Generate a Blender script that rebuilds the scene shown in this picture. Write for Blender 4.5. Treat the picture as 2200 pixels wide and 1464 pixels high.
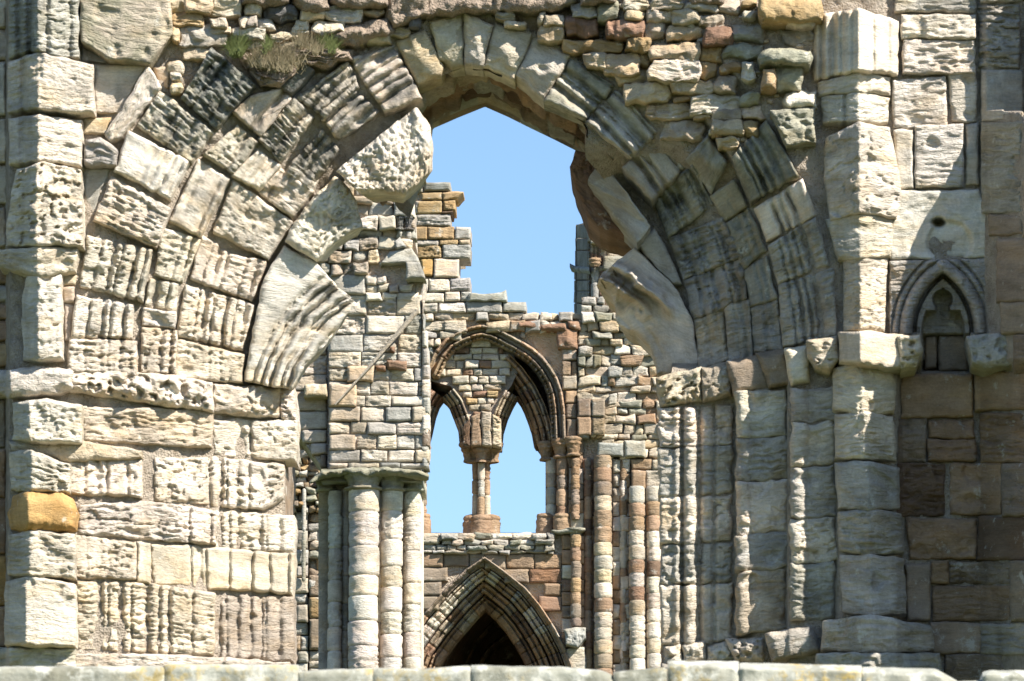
import bpy, math, random
import numpy as np
from mathutils import Vector
from mathutils.geometry import tessellate_polygon

for o in list(bpy.data.objects):
    bpy.data.objects.remove(o)
SC = bpy.context.scene
COL = SC.collection
R = math.radians

# ------------------------------------------------------------------ camera
W0, H0 = 2200.0, 1464.0
FPX = 12800.0                       # focal length in photo pixels
CAM = np.array([0.0, -40.0, 1.7])
YAW, PITCH = -1.8, 10.2             # degrees: looks a little left and up
f_ = np.array([math.sin(R(YAW)) * math.cos(R(PITCH)), math.cos(R(YAW)) * math.cos(R(PITCH)), math.sin(R(PITCH))])
r_ = np.array([math.cos(R(YAW)), -math.sin(R(YAW)), 0.0])
u_ = np.cross(r_, f_)
cam_d = bpy.data.cameras.new('camera')
cam = bpy.data.objects.new('camera', cam_d)
COL.objects.link(cam)
cam.location = CAM
cam.rotation_euler = Vector(f_).to_track_quat('-Z', 'Y').to_euler()
cam_d.sensor_width = 36.0
cam_d.lens = 36.0 * FPX / W0
cam_d.clip_start = 0.5
cam_d.clip_end = 8000.0
cam_d.dof.use_dof = True
cam_d.dof.focus_distance = 62.0
cam_d.dof.aperture_fstop = cam_d.lens / 1000.0 / 0.012
SC.camera = cam

# ------------------------------------------------------------------ light
SUN_AZ, SUN_EL = 53.0, 42.0         # azimuth to the right of the wall normal, elevation
to_sun = Vector((math.sin(R(SUN_AZ)) * math.cos(R(SUN_EL)), -math.cos(R(SUN_AZ)) * math.cos(R(SUN_EL)), math.sin(R(SUN_EL))))
world = bpy.data.worlds.new('World')
SC.world = world
world.use_nodes = True
wn = world.node_tree.nodes
wl = world.node_tree.links
wn.clear()
sky = wn.new('ShaderNodeTexSky')
sky.sky_type = 'NISHITA'
sky.sun_disc = False
sky.sun_elevation = R(SUN_EL)
sky.sun_rotation = R(180.0 - SUN_AZ)
sky.air_density = 1.0
sky.dust_density = 0.3
sky.ozone_density = 5.0
sky.altitude = 100
bg = wn.new('ShaderNodeBackground')
bg.inputs['Strength'].default_value = 0.092
wo = wn.new('ShaderNodeOutputWorld')
wl.new(sky.outputs['Color'], bg.inputs['Color'])
wl.new(bg.outputs['Background'], wo.inputs['Surface'])
sd = bpy.data.lights.new('sun', 'SUN')
sd.energy = 5.0
sd.angle = R(0.5)
sd.color = (1.0, 0.955, 0.885)
so = bpy.data.objects.new('sun', sd)
COL.objects.link(so)
so.rotation_euler = (-to_sun).to_track_quat('-Z', 'Y').to_euler()
so.location = (30, -40, 60)
SC.view_settings.view_transform = 'Standard'
SC.view_settings.look = 'None'
SC.view_settings.exposure = 1.08
SC.view_settings.gamma = 1.0
SC.render.film_transparent = False

# ------------------------------------------------------------------ pixel -> place
def P(px, py, y):
    """point of the vertical plane at depth y that the photo shows at pixel (px, py)"""
    px = np.asarray(px, float); py = np.asarray(py, float); y = np.asarray(y, float)
    sx = (px - W0 / 2) / FPX; sy = -(py - H0 / 2) / FPX
    dx = f_[0] + r_[0] * sx + u_[0] * sy
    dy = f_[1] + r_[1] * sx + u_[1] * sy
    dz = f_[2] + r_[2] * sx + u_[2] * sy
    t = (y - CAM[1]) / dy
    return np.stack([CAM[0] + dx * t, CAM[1] + dy * t, CAM[2] + dz * t], -1)

def mpp(y):                          # metres per photo pixel at depth y
    return (y - CAM[1]) / FPX

# ------------------------------------------------------------------ noise
_rs = np.random.RandomState(7)
_PERM = _rs.permutation(512)
_GA = _rs.rand(512) * 2 * np.pi
def pn(x, y, seed=0):
    x = np.asarray(x, float); y = np.asarray(y, float)
    xi = np.floor(x).astype(int); yi = np.floor(y).astype(int)
    xf = x - xi; yf = y - yi
    def g(i, j):
        h = _PERM[(_PERM[(i + seed * 31) & 511] + j + seed * 17) & 511]
        a = _GA[h]
        return np.cos(a), np.sin(a)
    u = xf * xf * xf * (xf * (xf * 6 - 15) + 10); v = yf * yf * yf * (yf * (yf * 6 - 15) + 10)
    def d(i, j):
        gx, gy = g(xi + i, yi + j)
        return gx * (xf - i) + gy * (yf - j)
    a = d(0, 0) * (1 - u) + d(1, 0) * u
    b = d(0, 1) * (1 - u) + d(1, 1) * u
    return (a * (1 - v) + b * v) * 1.5
def fbm(x, y, seed=0, o=3):
    s = 0; a = 1.0; f = 1.0; t = 0
    for i in range(o):
        s = s + a * pn(x * f, y * f, seed + i * 5); t += a; a *= .5; f *= 2.03
    return s / t * 1.35
def sstep(a, b, x):
    t = np.clip((np.asarray(x, float) - a) / (b - a), 0, 1)
    return t * t * (3 - 2 * t)

rnd = random.Random(11)

# ------------------------------------------------------------------ materials
def new_mat(name):
    m = bpy.data.materials.new(name)
    m.use_nodes = True
    m.node_tree.nodes.clear()
    return m, m.node_tree.nodes, m.node_tree.links

def stone_material(name, scale=1.0, bump=1.0):
    m, n, l = new_mat(name)
    out = n.new('ShaderNodeOutputMaterial'); b = n.new('ShaderNodeBsdfPrincipled')
    l.new(b.outputs[0], out.inputs[0])
    b.inputs['Roughness'].default_value = .92
    b.inputs['Specular IOR Level'].default_value = .2
    ac = n.new('ShaderNodeAttribute'); ac.attribute_name = 'col'
    al = n.new('ShaderNodeAttribute'); al.attribute_name = 'loc'
    ap = n.new('ShaderNodeAttribute'); ap.attribute_name = 'par'
    sep = n.new('ShaderNodeSeparateXYZ'); l.new(ap.outputs['Vector'], sep.inputs[0])
    def noise(sx, sy, sc, det, rough=.6, dist=0.0):
        mp = n.new('ShaderNodeVectorMath'); mp.operation = 'MULTIPLY'
        mp.inputs[1].default_value = (sx * scale, sy * scale, 1)
        l.new(al.outputs['Vector'], mp.inputs[0])
        t = n.new('ShaderNodeTexNoise'); t.inputs['Scale'].default_value = sc
        t.inputs['Detail'].default_value = det; t.inputs['Roughness'].default_value = rough
        t.inputs['Distortion'].default_value = dist
        l.new(mp.outputs[0], t.inputs['Vector'])
        return t.outputs['Fac']
    def math_(op, a, b_=None, c=None):
        q = n.new('ShaderNodeMath'); q.operation = op
        for i, v in enumerate((a, b_, c)):
            if v is None: continue
            if isinstance(v, (int, float)): q.inputs[i].default_value = v
            else: l.new(v, q.inputs[i])
        return q.outputs[0]
    def ramp(f, a, b_, lo=0., hi=1.):
        q = n.new('ShaderNodeMapRange'); q.inputs['From Min'].default_value = a; q.inputs['From Max'].default_value = b_
        q.inputs['To Min'].default_value = lo; q.inputs['To Max'].default_value = hi
        l.new(f, q.inputs['Value']); return q.outputs['Result']
    big = noise(1, 1.6, 4.5, 4)
    fine = noise(1, 1, 60, 4, .7)
    lam = noise(1.0, 7.0, 9, 5, .65, .4)
    spk = noise(1, 1, 22, 3, .6)
    # tone variation of the stone itself
    v1 = ramp(big, .3, .7, .68, 1.22)
    v2 = ramp(fine, .3, .7, .86, 1.12)
    v3 = ramp(lam, .3, .7, .88, 1.1)
    vv = math_('MULTIPLY', math_('MULTIPLY', v1, v2), v3)
    mul = n.new('ShaderNodeMix'); mul.data_type = 'RGBA'; mul.blend_type = 'MULTIPLY'; mul.inputs[0].default_value = 1
    l.new(ac.outputs['Color'], mul.inputs[6])
    comb = n.new('ShaderNodeCombineColor')
    l.new(vv, comb.inputs[0]); l.new(vv, comb.inputs[1]); l.new(vv, comb.inputs[2])
    l.new(comb.outputs[0], mul.inputs[7])
    # warm iron staining
    wm = n.new('ShaderNodeMix'); wm.data_type = 'RGBA'; wm.blend_type = 'MULTIPLY'
    wm.inputs[7].default_value = (1.0, .88, .70, 1)
    l.new(ramp(noise(1, 2.2, 3.1, 4, .6), .48, .7, 0, .85), wm.inputs[0])
    l.new(mul.outputs[2], wm.inputs[6])
    # soot crust / lichen stain, amount per stone; raised on right arch stones to deepen shade
    st_n = math_('ADD', math_('MULTIPLY', noise(1, 1, 5, 5, .65), .75), math_('MULTIPLY', spk, .3))
    thr = math_('SUBTRACT', .92, math_('MULTIPLY', sep.outputs['X'], .62))
    stf = n.new('ShaderNodeMapRange'); stf.inputs['From Min'].default_value = -.06; stf.inputs['From Max'].default_value = .1
    l.new(math_('SUBTRACT', st_n, thr), stf.inputs['Value'])
    sm = n.new('ShaderNodeMix'); sm.data_type = 'RGBA'
    sm.inputs[7].default_value = (.085, .085, .075, 1)
    l.new(math_('MULTIPLY', stf.outputs['Result'], .85), sm.inputs[0]); l.new(wm.outputs[2], sm.inputs[6])
    # green-grey algae film
    mo = n.new('ShaderNodeMix'); mo.data_type = 'RGBA'
    mo.inputs[7].default_value = (.225, .215, .14, 1)
    mth = math_('SUBTRACT', .9, math_('MULTIPLY', sep.outputs['Y'], .6))
    mof = n.new('ShaderNodeMapRange'); mof.inputs['From Min'].default_value = -.1; mof.inputs['From Max'].default_value = .16
    l.new(math_('SUBTRACT', noise(1, 1, 6.7, 4, .6), mth), mof.inputs['Value'])
    l.new(math_('MULTIPLY', mof.outputs['Result'], .75), mo.inputs[0]); l.new(sm.outputs[2], mo.inputs[6])
    geo = n.new('ShaderNodeNewGeometry'); vm = n.new('ShaderNodeVectorMath'); vm.operation = 'MULTIPLY'; vm.inputs[1].default_value = (3.4 * scale, 3.4 * scale, .75 * scale)
    l.new(geo.outputs['Position'], vm.inputs[0])
    ts = n.new('ShaderNodeTexNoise'); ts.inputs['Scale'].default_value = 1; ts.inputs['Detail'].default_value = 6; ts.inputs['Roughness'].default_value = .62
    l.new(vm.outputs[0], ts.inputs['Vector'])
    sx = n.new('ShaderNodeMix'); sx.data_type = 'RGBA'; sx.blend_type = 'MULTIPLY'; sx.inputs[7].default_value = (.62, .60, .565, 1)
    l.new(ramp(ts.outputs['Fac'], .5, .68, 0, .75), sx.inputs[0]); l.new(mo.outputs[2], sx.inputs[6])
    li = n.new('ShaderNodeMix'); li.data_type = 'RGBA'; li.inputs[7].default_value = (.60, .58, .50, 1)
    t3 = n.new('ShaderNodeTexNoise'); t3.inputs['Scale'].default_value = 9 * scale; t3.inputs['Detail'].default_value = 5; t3.inputs['Roughness'].default_value = .7
    l.new(geo.outputs['Position'], t3.inputs['Vector'])
    l.new(ramp(t3.outputs['Fac'], .6, .68, 0, .5), li.inputs[0]); l.new(sx.outputs[2], li.inputs[6])
    l.new(li.outputs[2], b.inputs['Base Color'])
    # relief
    pit = ramp(noise(1, 2.5, 30, 3, .6), .3, .52, 0, 1)
    hgt = math_('ADD', math_('ADD', math_('MULTIPLY', lam, math_('MULTIPLY', sep.outputs['Z'], 1.0)), math_('MULTIPLY', fine, .35)),
                math_('MULTIPLY', pit, math_('MULTIPLY', sep.outputs['Z'], .5)))
    bp = n.new('ShaderNodeBump'); bp.inputs['Strength'].default_value = .75 * bump; bp.inputs['Distance'].default_value = .022 / scale
    l.new(hgt, bp.inputs['Height']); l.new(bp.outputs[0], b.inputs['Normal'])
    return m

STONE = stone_material('weathered_sandstone', 1.0, 1.0)
STONE_FAR = stone_material('weathered_sandstone_coarse', .62, .9)

def simple_noise_mat(name, c1, c2, sc, bump_d, rough=.95, stretch=(1, 1, 1)):
    m, n, l = new_mat(name)
    out = n.new('ShaderNodeOutputMaterial'); b = n.new('ShaderNodeBsdfPrincipled')
    l.new(b.outputs[0], out.inputs[0]); b.inputs['Roughness'].default_value = rough
    b.inputs['Specular IOR Level'].default_value = .15
    tc = n.new('ShaderNodeTexCoord'); mp = n.new('ShaderNodeMapping'); mp.inputs['Scale'].default_value = stretch
    l.new(tc.outputs['Object'], mp.inputs[0])
    t = n.new('ShaderNodeTexNoise'); t.inputs['Scale'].default_value = sc; t.inputs['Detail'].default_value = 7; t.inputs['Roughness'].default_value = .7
    l.new(mp.outputs[0], t.inputs['Vector'])
    t2 = n.new('ShaderNodeTexNoise'); t2.inputs['Scale'].default_value = sc * 7; t2.inputs['Detail'].default_value = 4
    l.new(mp.outputs[0], t2.inputs['Vector'])
    cr = n.new('ShaderNodeValToRGB')
    cr.color_ramp.elements[0].position = .33; cr.color_ramp.elements[0].color = (*c1, 1)
    cr.color_ramp.elements[1].position = .68; cr.color_ramp.elements[1].color = (*c2, 1)
    l.new(t.outputs['Fac'], cr.inputs[0]); l.new(cr.outputs[0], b.inputs['Base Color'])
    ad = n.new('ShaderNodeMath'); ad.operation = 'ADD'
    l.new(t.outputs['Fac'], ad.inputs[0]); l.new(t2.outputs['Fac'], ad.inputs[1])
    bp = n.new('ShaderNodeBump'); bp.inputs['Strength'].default_value = 1.0; bp.inputs['Distance'].default_value = bump_d * 1.6
    l.new(ad.outputs[0], bp.inputs['Height']); l.new(bp.outputs[0], b.inputs['Normal'])
    return m
MORTAR = simple_noise_mat('sandy_mortar', (.33, .265, .20), (.60, .515, .41), 11, .03)
MORTAR_FAR = simple_noise_mat('pale_mortar', (.44, .355, .27), (.62, .53, .42), 5, .03)
SOIL = simple_noise_mat('dry_soil', (.25, .19, .14), (.42, .33, .25), 9, .02)
GROUND = simple_noise_mat('meadow_ground', (.05, .07, .02), (.09, .11, .035), .4, .05)
def blade_mat(name, c):
    m, n, l = new_mat(name)
    out = n.new('ShaderNodeOutputMaterial'); b = n.new('ShaderNodeBsdfPrincipled')
    b.inputs['Base Color'].default_value = (*c, 1); b.inputs['Roughness'].default_value = .6
    l.new(b.outputs[0], out.inputs[0]); return m
GREEN = blade_mat('green_grass_blades', (.15, .17, .05))
STRAW = blade_mat('dry_grass_blades', (.30, .235, .135))

def coping_material():
    m, n, l = new_mat('lichened_coping_stone')
    out = n.new('ShaderNodeOutputMaterial'); b = n.new('ShaderNodeBsdfPrincipled')
    l.new(b.outputs[0], out.inputs[0]); b.inputs['Roughness'].default_value = .9
    tc = n.new('ShaderNodeTexCoord')
    def nz(sc, d, r=.6):
        t = n.new('ShaderNodeTexNoise'); t.inputs['Scale'].default_value = sc; t.inputs['Detail'].default_value = d; t.inputs['Roughness'].default_value = r
        l.new(tc.outputs['Object'], t.inputs['Vector']); return t.outputs['Fac']
    def rp(f, a, c, lo=0, hi=1):
        q = n.new('ShaderNodeMapRange'); q.inputs[1].default_value = a; q.inputs[2].default_value = c; q.inputs[3].default_value = lo; q.inputs[4].default_value = hi
        l.new(f, q.inputs[0]); return q.outputs[0]
    base = n.new('ShaderNodeValToRGB')
    base.color_ramp.elements[0].position = .35; base.color_ramp.elements[0].color = (.17, .16, .11, 1)
    base.color_ramp.elements[1].position = .65; base.color_ramp.elements[1].color = (.40, .39, .32, 1)
    l.new(nz(4, 6, .65), base.inputs[0])
    pale = n.new('ShaderNodeMix'); pale.data_type = 'RGBA'; pale.inputs[7].default_value = (.58, .56, .48, 1)
    l.new(rp(nz(7, 6, .7), .5, .6, 0, .9), pale.inputs[0]); l.new(base.outputs[0], pale.inputs[6])
    yel = n.new('ShaderNodeMix'); yel.data_type = 'RGBA'; yel.inputs[7].default_value = (.55, .36, .05, 1)
    mm = n.new('ShaderNodeMath'); mm.operation = 'MULTIPLY'
    l.new(rp(nz(1.4, 2), .5, .6), mm.inputs[0]); l.new(rp(nz(20, 4, .7), .48, .6, 0, .9), mm.inputs[1])
    l.new(mm.outputs[0], yel.inputs[0]); l.new(pale.outputs[2], yel.inputs[6])
    drk = n.new('ShaderNodeMix'); drk.data_type = 'RGBA'; drk.inputs[7].default_value = (.13, .13, .09, 1)
    l.new(rp(nz(5, 6, .75), .56, .66, 0, .75), drk.inputs[0]); l.new(yel.outputs[2], drk.inputs[6])
    l.new(drk.outputs[2], b.inputs['Base Color'])
    bp = n.new('ShaderNodeBump'); bp.inputs['Strength'].default_value = .6; bp.inputs['Distance'].default_value = .01
    l.new(nz(40, 6, .7), bp.inputs['Height']); l.new(bp.outputs[0], b.inputs['Normal'])
    return m
COPING = coping_material()

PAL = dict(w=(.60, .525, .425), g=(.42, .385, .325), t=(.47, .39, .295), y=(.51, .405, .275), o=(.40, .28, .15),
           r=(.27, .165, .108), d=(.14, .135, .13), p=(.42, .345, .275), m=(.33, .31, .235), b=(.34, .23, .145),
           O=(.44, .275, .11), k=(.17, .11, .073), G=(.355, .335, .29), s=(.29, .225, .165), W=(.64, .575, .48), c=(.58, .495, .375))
def pcol(k, j=.07):
    c = np.array(PAL[k]); v = 1 + rnd.uniform(-j, j) * 1.4
    return np.clip(c * v * (1 + np.array([rnd.uniform(-j, j) * .3 for _ in range(3)])), .01, .85)

# ------------------------------------------------------------------ mesh buffers
class Buf:
    def __init__(s):
        s.v = []; s.f = []; s.c = []; s.l = []; s.p = []; s.n = 0
    def add(s, v, f, col=(.5, .5, .5), loc=None, par=(0, 0, .5)):
        v = np.asarray(v, float).reshape(-1, 3); k = len(v)
        f = np.asarray(f, np.int64)
        if f.ndim == 2 and f.shape[1] == 3: f = np.concatenate([f, f[:, 2:3]], 1)
        s.v.append(v); s.f.append(f + s.n); s.n += k
        c = np.asarray(col, float); c = np.broadcast_to(c, (k, 3)) if c.ndim == 1 else c
        s.c.append(c)
        if loc is None: loc = np.stack([v[:, 0], v[:, 2], v[:, 1]], -1)
        s.l.append(np.asarray(loc, float).reshape(-1, 3))
        pa = np.asarray(par, float); pa = np.broadcast_to(pa, (k, 3)) if pa.ndim == 1 else pa
        s.p.append(pa)
    def grid(s, V, wrap=False, flip=False, **kw):
        na, nb = V.shape[:2]
        idx = np.arange(na * nb).reshape(na, nb)
        if wrap: idx = np.concatenate([idx, idx[:1]], 0)
        q = np.stack([idx[:-1, :-1], idx[1:, :-1], idx[1:, 1:], idx[:-1, 1:]], -1).reshape(-1, 4)
        if flip: q = q[:, ::-1]
        s.add(V.reshape(-1, 3), q, **kw)
    def build(s, name, mat, parent=None, smooth=True, label=None):
        root = parent
        while root is not None and root.parent is not None: root = root.parent
        off = np.array(root.location) if root is not None else np.zeros(3)
        v = np.concatenate(s.v) - off; f = np.concatenate(s.f)
        me = bpy.data.meshes.new(name)
        tri = f[:, 2] == f[:, 3]
        cnt = np.where(tri, 3, 4)
        start = np.concatenate([[0], np.cumsum(cnt)[:-1]])
        keep = np.ones_like(f, bool); keep[tri, 3] = False
        li = f[keep]
        me.vertices.add(len(v)); me.vertices.foreach_set('co', v.astype(np.float32).ravel())
        me.loops.add(len(li)); me.loops.foreach_set('vertex_index', li.astype(np.int32))
        me.polygons.add(len(f)); me.polygons.foreach_set('loop_start', start.astype(np.int32))
        me.polygons.foreach_set('loop_total', cnt.astype(np.int32))
        me.polygons.foreach_set('use_smooth', np.full(len(f), smooth))
        me.update(calc_edges=True)
        a = me.attributes.new('col', 'FLOAT_COLOR', 'POINT')
        cc = np.concatenate([np.concatenate(s.c), np.ones((len(v), 1))], 1)
        a.data.foreach_set('color', cc.astype(np.float32).ravel())
        a = me.attributes.new('loc', 'FLOAT_VECTOR', 'POINT'); a.data.foreach_set('vector', np.concatenate(s.l).astype(np.float32).ravel())
        a = me.attributes.new('par', 'FLOAT_VECTOR', 'POINT'); a.data.foreach_set('vector', np.concatenate(s.p).astype(np.float32).ravel())
        me.materials.append(mat)
        o = bpy.data.objects.new(name, me); COL.objects.link(o)
        if parent is not None: o.parent = parent
        if label: o['label'] = label
        return o

def thing(name, label, cat, loc, group=None):
    o = bpy.data.objects.new(name, None); COL.objects.link(o)
    o.location = loc; o.empty_display_size = .3
    o['label'] = label; o['category'] = cat; o['kind'] = 'thing'
    if group: o['group'] = group
    return o

# ------------------------------------------------------------------ stones
def resample(pl, n):
    pl = np.asarray(pl, float); d = np.r_[0, np.cumsum(np.hypot(*np.diff(pl, axis=0).T))]
    t = np.linspace(0, d[-1], n)
    return np.stack([np.interp(t, d, pl[:, 0]), np.interp(t, d, pl[:, 1])], -1)
def plen(pl): return np.hypot(*np.diff(np.asarray(pl, float), axis=0).T).sum()
def corners(p):
    p = np.asarray(p, float)
    if len(p) == 4: return [0, 1, 2, 3]
    c = p - p.mean(0)
    out = []
    for sx, sy in ((-1, -1), (1, -1), (1, 1), (-1, 1)):
        order = np.argsort(-(c[:, 0] * sx + c[:, 1] * sy))
        for k in order:
            if k not in out: out.append(int(k)); break
    return out
def coons(poly, cs, res):
    p = [tuple(q) for q in poly]; n = len(p)
    def side(i, j):
        o = [p[i]]
        while i != j:
            i = (i + 1) % n; o.append(p[i])
        return o
    T = side(cs[0], cs[1]); Rr = side(cs[1], cs[2]); B = side(cs[2], cs[3])[::-1]; L = side(cs[3], cs[0])[::-1]
    La = (plen(T) + plen(B)) / 2; Lb = (plen(L) + plen(Rr)) / 2
    na = max(4, int(La / res) + 2); nb = max(4, int(Lb / res) + 2)
    T = resample(T, na); B = resample(B, na); L = resample(L, nb); Rr = resample(Rr, nb)
    a = np.linspace(0, 1, na)[:, None, None]; b = np.linspace(0, 1, nb)[None, :, None]
    X = (1 - b) * T[:, None] + b * B[:, None] + (1 - a) * L[None] + a * Rr[None] - (
        (1 - a) * (1 - b) * T[0] + a * (1 - b) * T[-1] + (1 - a) * b * B[0] + a * b * B[-1])
    return X[..., 0], X[..., 1], La, Lb

def erosion(tex, U, V, seed, k=1.0):
    """height change in metres of a weathered stone face; U, V in metres, bedding along U"""
    if tex == 'b':      # bedded, pitted
        n1 = fbm(U * 6.5, V * 46, seed, 3); n2 = fbm(U * 15, V * 40, seed + 3, 2)
        big = fbm(U * 3, V * 5, seed + 9, 2)
        return k * (-.026 * sstep(.05, .4, n1 + .5 * big) - .012 * sstep(.15, .4, n2) + .012 * big)
    if tex == 'p':      # honeycombed
        n1 = fbm(U * 15, V * 36, seed, 3); big = fbm(U * 4, V * 4, seed + 9, 2)
        return k * (-.028 * sstep(.1, .38, n1 + .5 * big) + .016 * big)
    if tex == 'c':      # deeply carved / rotten
        n1 = fbm(U * 7, V * 9, seed, 3); n2 = fbm(U * 16, V * 22, seed + 4, 2)
        return k * (.055 * n1 - .05 * sstep(.15, .45, n1 * .5 + n2))
    if tex == 'l':      # strongly laminated
        n1 = fbm(U * 3.2, V * 26, seed, 3); big = fbm(U * 4, V * 7, seed + 9, 2)
        return k * (.026 * n1 - .03 * sstep(.1, .45, n1 + .4 * big) + .02 * big)
    if tex == 'r':      # rough rock face
        return k * (.030 * fbm(U * 6, V * 6, seed, 4) + .006 * fbm(U * 30, V * 30, seed + 5, 2))
    return k * (.006 * fbm(U * 8, V * 10, seed, 3) + .010 * fbm(U * 2.5, V * 2.5, seed + 2, 2))   # smooth

LX, RX, SPY = 1215.0, 784.0, 800.0
def RL(px, py): return np.hypot(LX - px, np.maximum(0, SPY - py))
def RR(px, py): return np.hypot(px - RX, np.maximum(0, SPY - py))
def side_r(px, py): return np.where(px < 1000, RL(px, py), RR(px, py))
def Dep(px, py):
    """depth of the window wall's broken face"""
    px = np.asarray(px, float); py = np.asarray(py, float)
    s = .58 + .42 * sstep(180, 620, py)
    dl = np.interp(RL(px, py), [500, 587, 690, 835, 920, 1065], [1.1, .95, .72, .38, .22, 0.])
    dr = np.interp(RR(px, py), [500, 633, 790, 838, 905, 912, 1010, 1022], [.62, .52, .52, .33, .33, .14, .14, 0.])
    da = np.interp(RR(px, py), [500, 700, 1018], [.98, .86, 0.])
    wa = (1 - sstep(765, 800, py)) * sstep(300, 430, py)
    dr = dr * (1 - wa) + da * wa
    s = s * (1 - wa * (px > 1000)) + wa * (px > 1000)
    w = sstep(960, 1040, px)
    d = (dl * (1 - w) + dr * w) * s
    d = d + np.where(px < 22, .35 * sstep(22, 12, px), 0)
    low = sstep(770, 800, py)
    d = d + np.where(px > 1925, .22 * low * sstep(1925, 1940, px), 0)
    bt = np.clip((px - 2105) / 143., 0, 1.17 + .4 * sstep(690, 720, py))  # buttress depth, with an added lower stage, shaped for the shade it casts
    bt = np.where(py > np.interp(bt, [.1, .65, 1.07], [236, 240, 420]), bt, np.minimum(.1, bt))
    d = d - bt * np.where(px > 2105, 1, 0)
    return d

GROOVE_L = [598, 618, 640, 655, 674, 702, 724, 742, 768, 786, 806, 850, 872, 895, 938, 958, 985, 1004, 1032]
GROOVE_R = [648, 664, 690, 740, 762, 776, 806, 822, 868, 885, 930, 948, 966, 988]
def mould(px, py, amp, seed):
    left = px.mean() < 1000
    r = RL(px, py) if left else RR(px, py)
    r = r + 3.0 * fbm(px * .03, py * .03, seed, 2)
    g = np.zeros_like(r)
    rs = np.random.RandomState(seed + 900)
    low = py.mean() > 860
    for i, q in enumerate(GROOVE_L if left else GROOVE_R):
        if rs.rand() < (.5 if low else .14): continue
        q = q + rs.uniform(-4, 4) * (1.5 if low else .6)
        wd = (4.5, 8.0, 3.5, 6.0)[i % 4] * rs.uniform(.7, 1.25)
        g = np.maximum(g, np.exp(-((r - q) / wd) ** 2) * (.75, 1.15, .6, .95)[(i * 3) % 4])
    er = np.clip(1.0 + .6 * fbm(px * .022, py * .022, seed + 8, 2), .15, 1.5)
    return -amp * (.044 if low else .06) * g * er

def stone(buf, poly, base=None, tex='s', col='w', stain=0., moss=0., md=0., prot=.05, flat=.85, res=3.2, rnd_px=4.6, rnd_d=.032,
          wob=2.6, back=.3, hfun=None, k=1.0, bed=0, tilt=None, jit=.07, depf=None, facet=.55, taper=0., grow=2.2):
    seed = rnd.randrange(200)
    wear = rnd.choice((.45, .7, .9, 1.15))
    if base is None and grow:
        pc = np.mean(np.asarray(poly, float), 0)
        poly = [tuple(np.asarray(q) + (np.asarray(q) - pc) / max(1, np.hypot(*(np.asarray(q) - pc))) * grow) for q in poly]
    X, Y, La, Lb = coons(poly, corners(poly), res)
    na, nb = X.shape
    cx, cy = X.mean(), Y.mean()
    X = X + wob * fbm(X * .028, Y * .028, seed, 2); Y = Y + wob * fbm(X * .028 + 9, Y * .028 + 4, seed + 1, 2)
    A = np.linspace(0, 1, na)[:, None] * np.ones((1, nb)); B = np.linspace(0, 1, nb)[None] * np.ones((na, 1))
    dep = depf or Dep
    if base is None:
        D0 = dep(X, Y); D = flat * dep(np.array(cx), np.array(cy)) + (1 - flat) * D0
    else:
        D = np.full(X.shape, float(base))
    m = mpp(float(np.mean(D)))
    dd = np.minimum(np.minimum(A, 1 - A) * La, np.minimum(B, 1 - B) * Lb)
    dd = np.maximum(0, dd + (3.2 * fbm(X * .07, Y * .07, seed + 2, 3) - .6) * min(1., La / 50.) * (dd > .01))
    t = np.clip(dd / rnd_px, 0, 1)
    h = prot - rnd_d * (1 - np.sqrt(np.clip(1 - (1 - t) ** 2, 0, 1)))
    U = A * La * m + seed * 1.7; V = B * Lb * m + seed * .9
    if bed: U, V = V, U
    if tilt is None: tilt = (rnd.uniform(-.03, .03), rnd.uniform(-.03, .03))
    h = h + tilt[0] * (A - .5) + tilt[1] * (B - .5)
    if tex == 'r':      # broken faces: a few flat planes meeting in ridges
        rs = np.random.RandomState(seed * 7 + 1)
        fc = None
        for q in range(6):
            an = rs.rand() * 6.28; gr = .25 + rs.rand() * .9
            pl = .05 + rs.rand() * .12 + gr * (np.cos(an) * (A - .5) + np.sin(an) * (B - .5))
            fc = pl if fc is None else np.minimum(fc, pl)
        h = h + np.clip(fc, -.35, .2) * facet * min(La, Lb) * m
    if md: h = h + mould(X, Y, md, seed)
    h = h + erosion(tex, U, V, seed, k * wear) * np.clip(t * 1.5, .15, 1)
    chip = fbm(X * .018 + seed, Y * .018, seed + 21, 2)
    h = h - (.008 if tex == 's' else .026) * sstep(.2, .55, chip) * min(1., La / 60.)
    if hfun is not None: h = h + hfun(X, Y, A, B)
    W = P(X, Y, D - h)
    loc = np.stack([U, V, np.full(U.shape, seed * 3.1)], -1).reshape(-1, 3)
    c = pcol(col, jit) if isinstance(col, str) else np.array(col)
    par = (stain, moss, {'b': 1., 'p': .9, 'c': .8, 'l': 1., 'r': .6, 's': .3}[tex])
    buf.grid(W, col=c, loc=loc, par=par, flip=True)
    # sides, running straight back into the wall
    ring = [(i, 0) for i in range(na)] + [(na - 1, j) for j in range(1, nb)] + [(i, nb - 1) for i in range(na - 2, -1, -1)] + [(0, j) for j in range(nb - 2, 0, -1)]
    ii = np.array([q[0] for q in ring]); jj = np.array([q[1] for q in ring])
    front = W[ii, jj]
    sk = np.stack([front, front + np.array([0, back * .5, 0]), front + np.array([0, back, 0])], 1)
    cen = front.mean(0)
    for q, tq in ((1, taper * .5), (2, taper)):
        sk[:, q, 0] += (cen[0] - front[:, 0]) * tq; sk[:, q, 2] += (cen[2] - front[:, 2]) * tq
    sl = np.stack([loc.reshape(na, nb, 3)[ii, jj]] * 3, 1); sl[:, 1, 2] += back * .5; sl[:, 2, 2] += back
    buf.grid(sk, wrap=True, flip=True, col=c, loc=sl, par=par)

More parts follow.
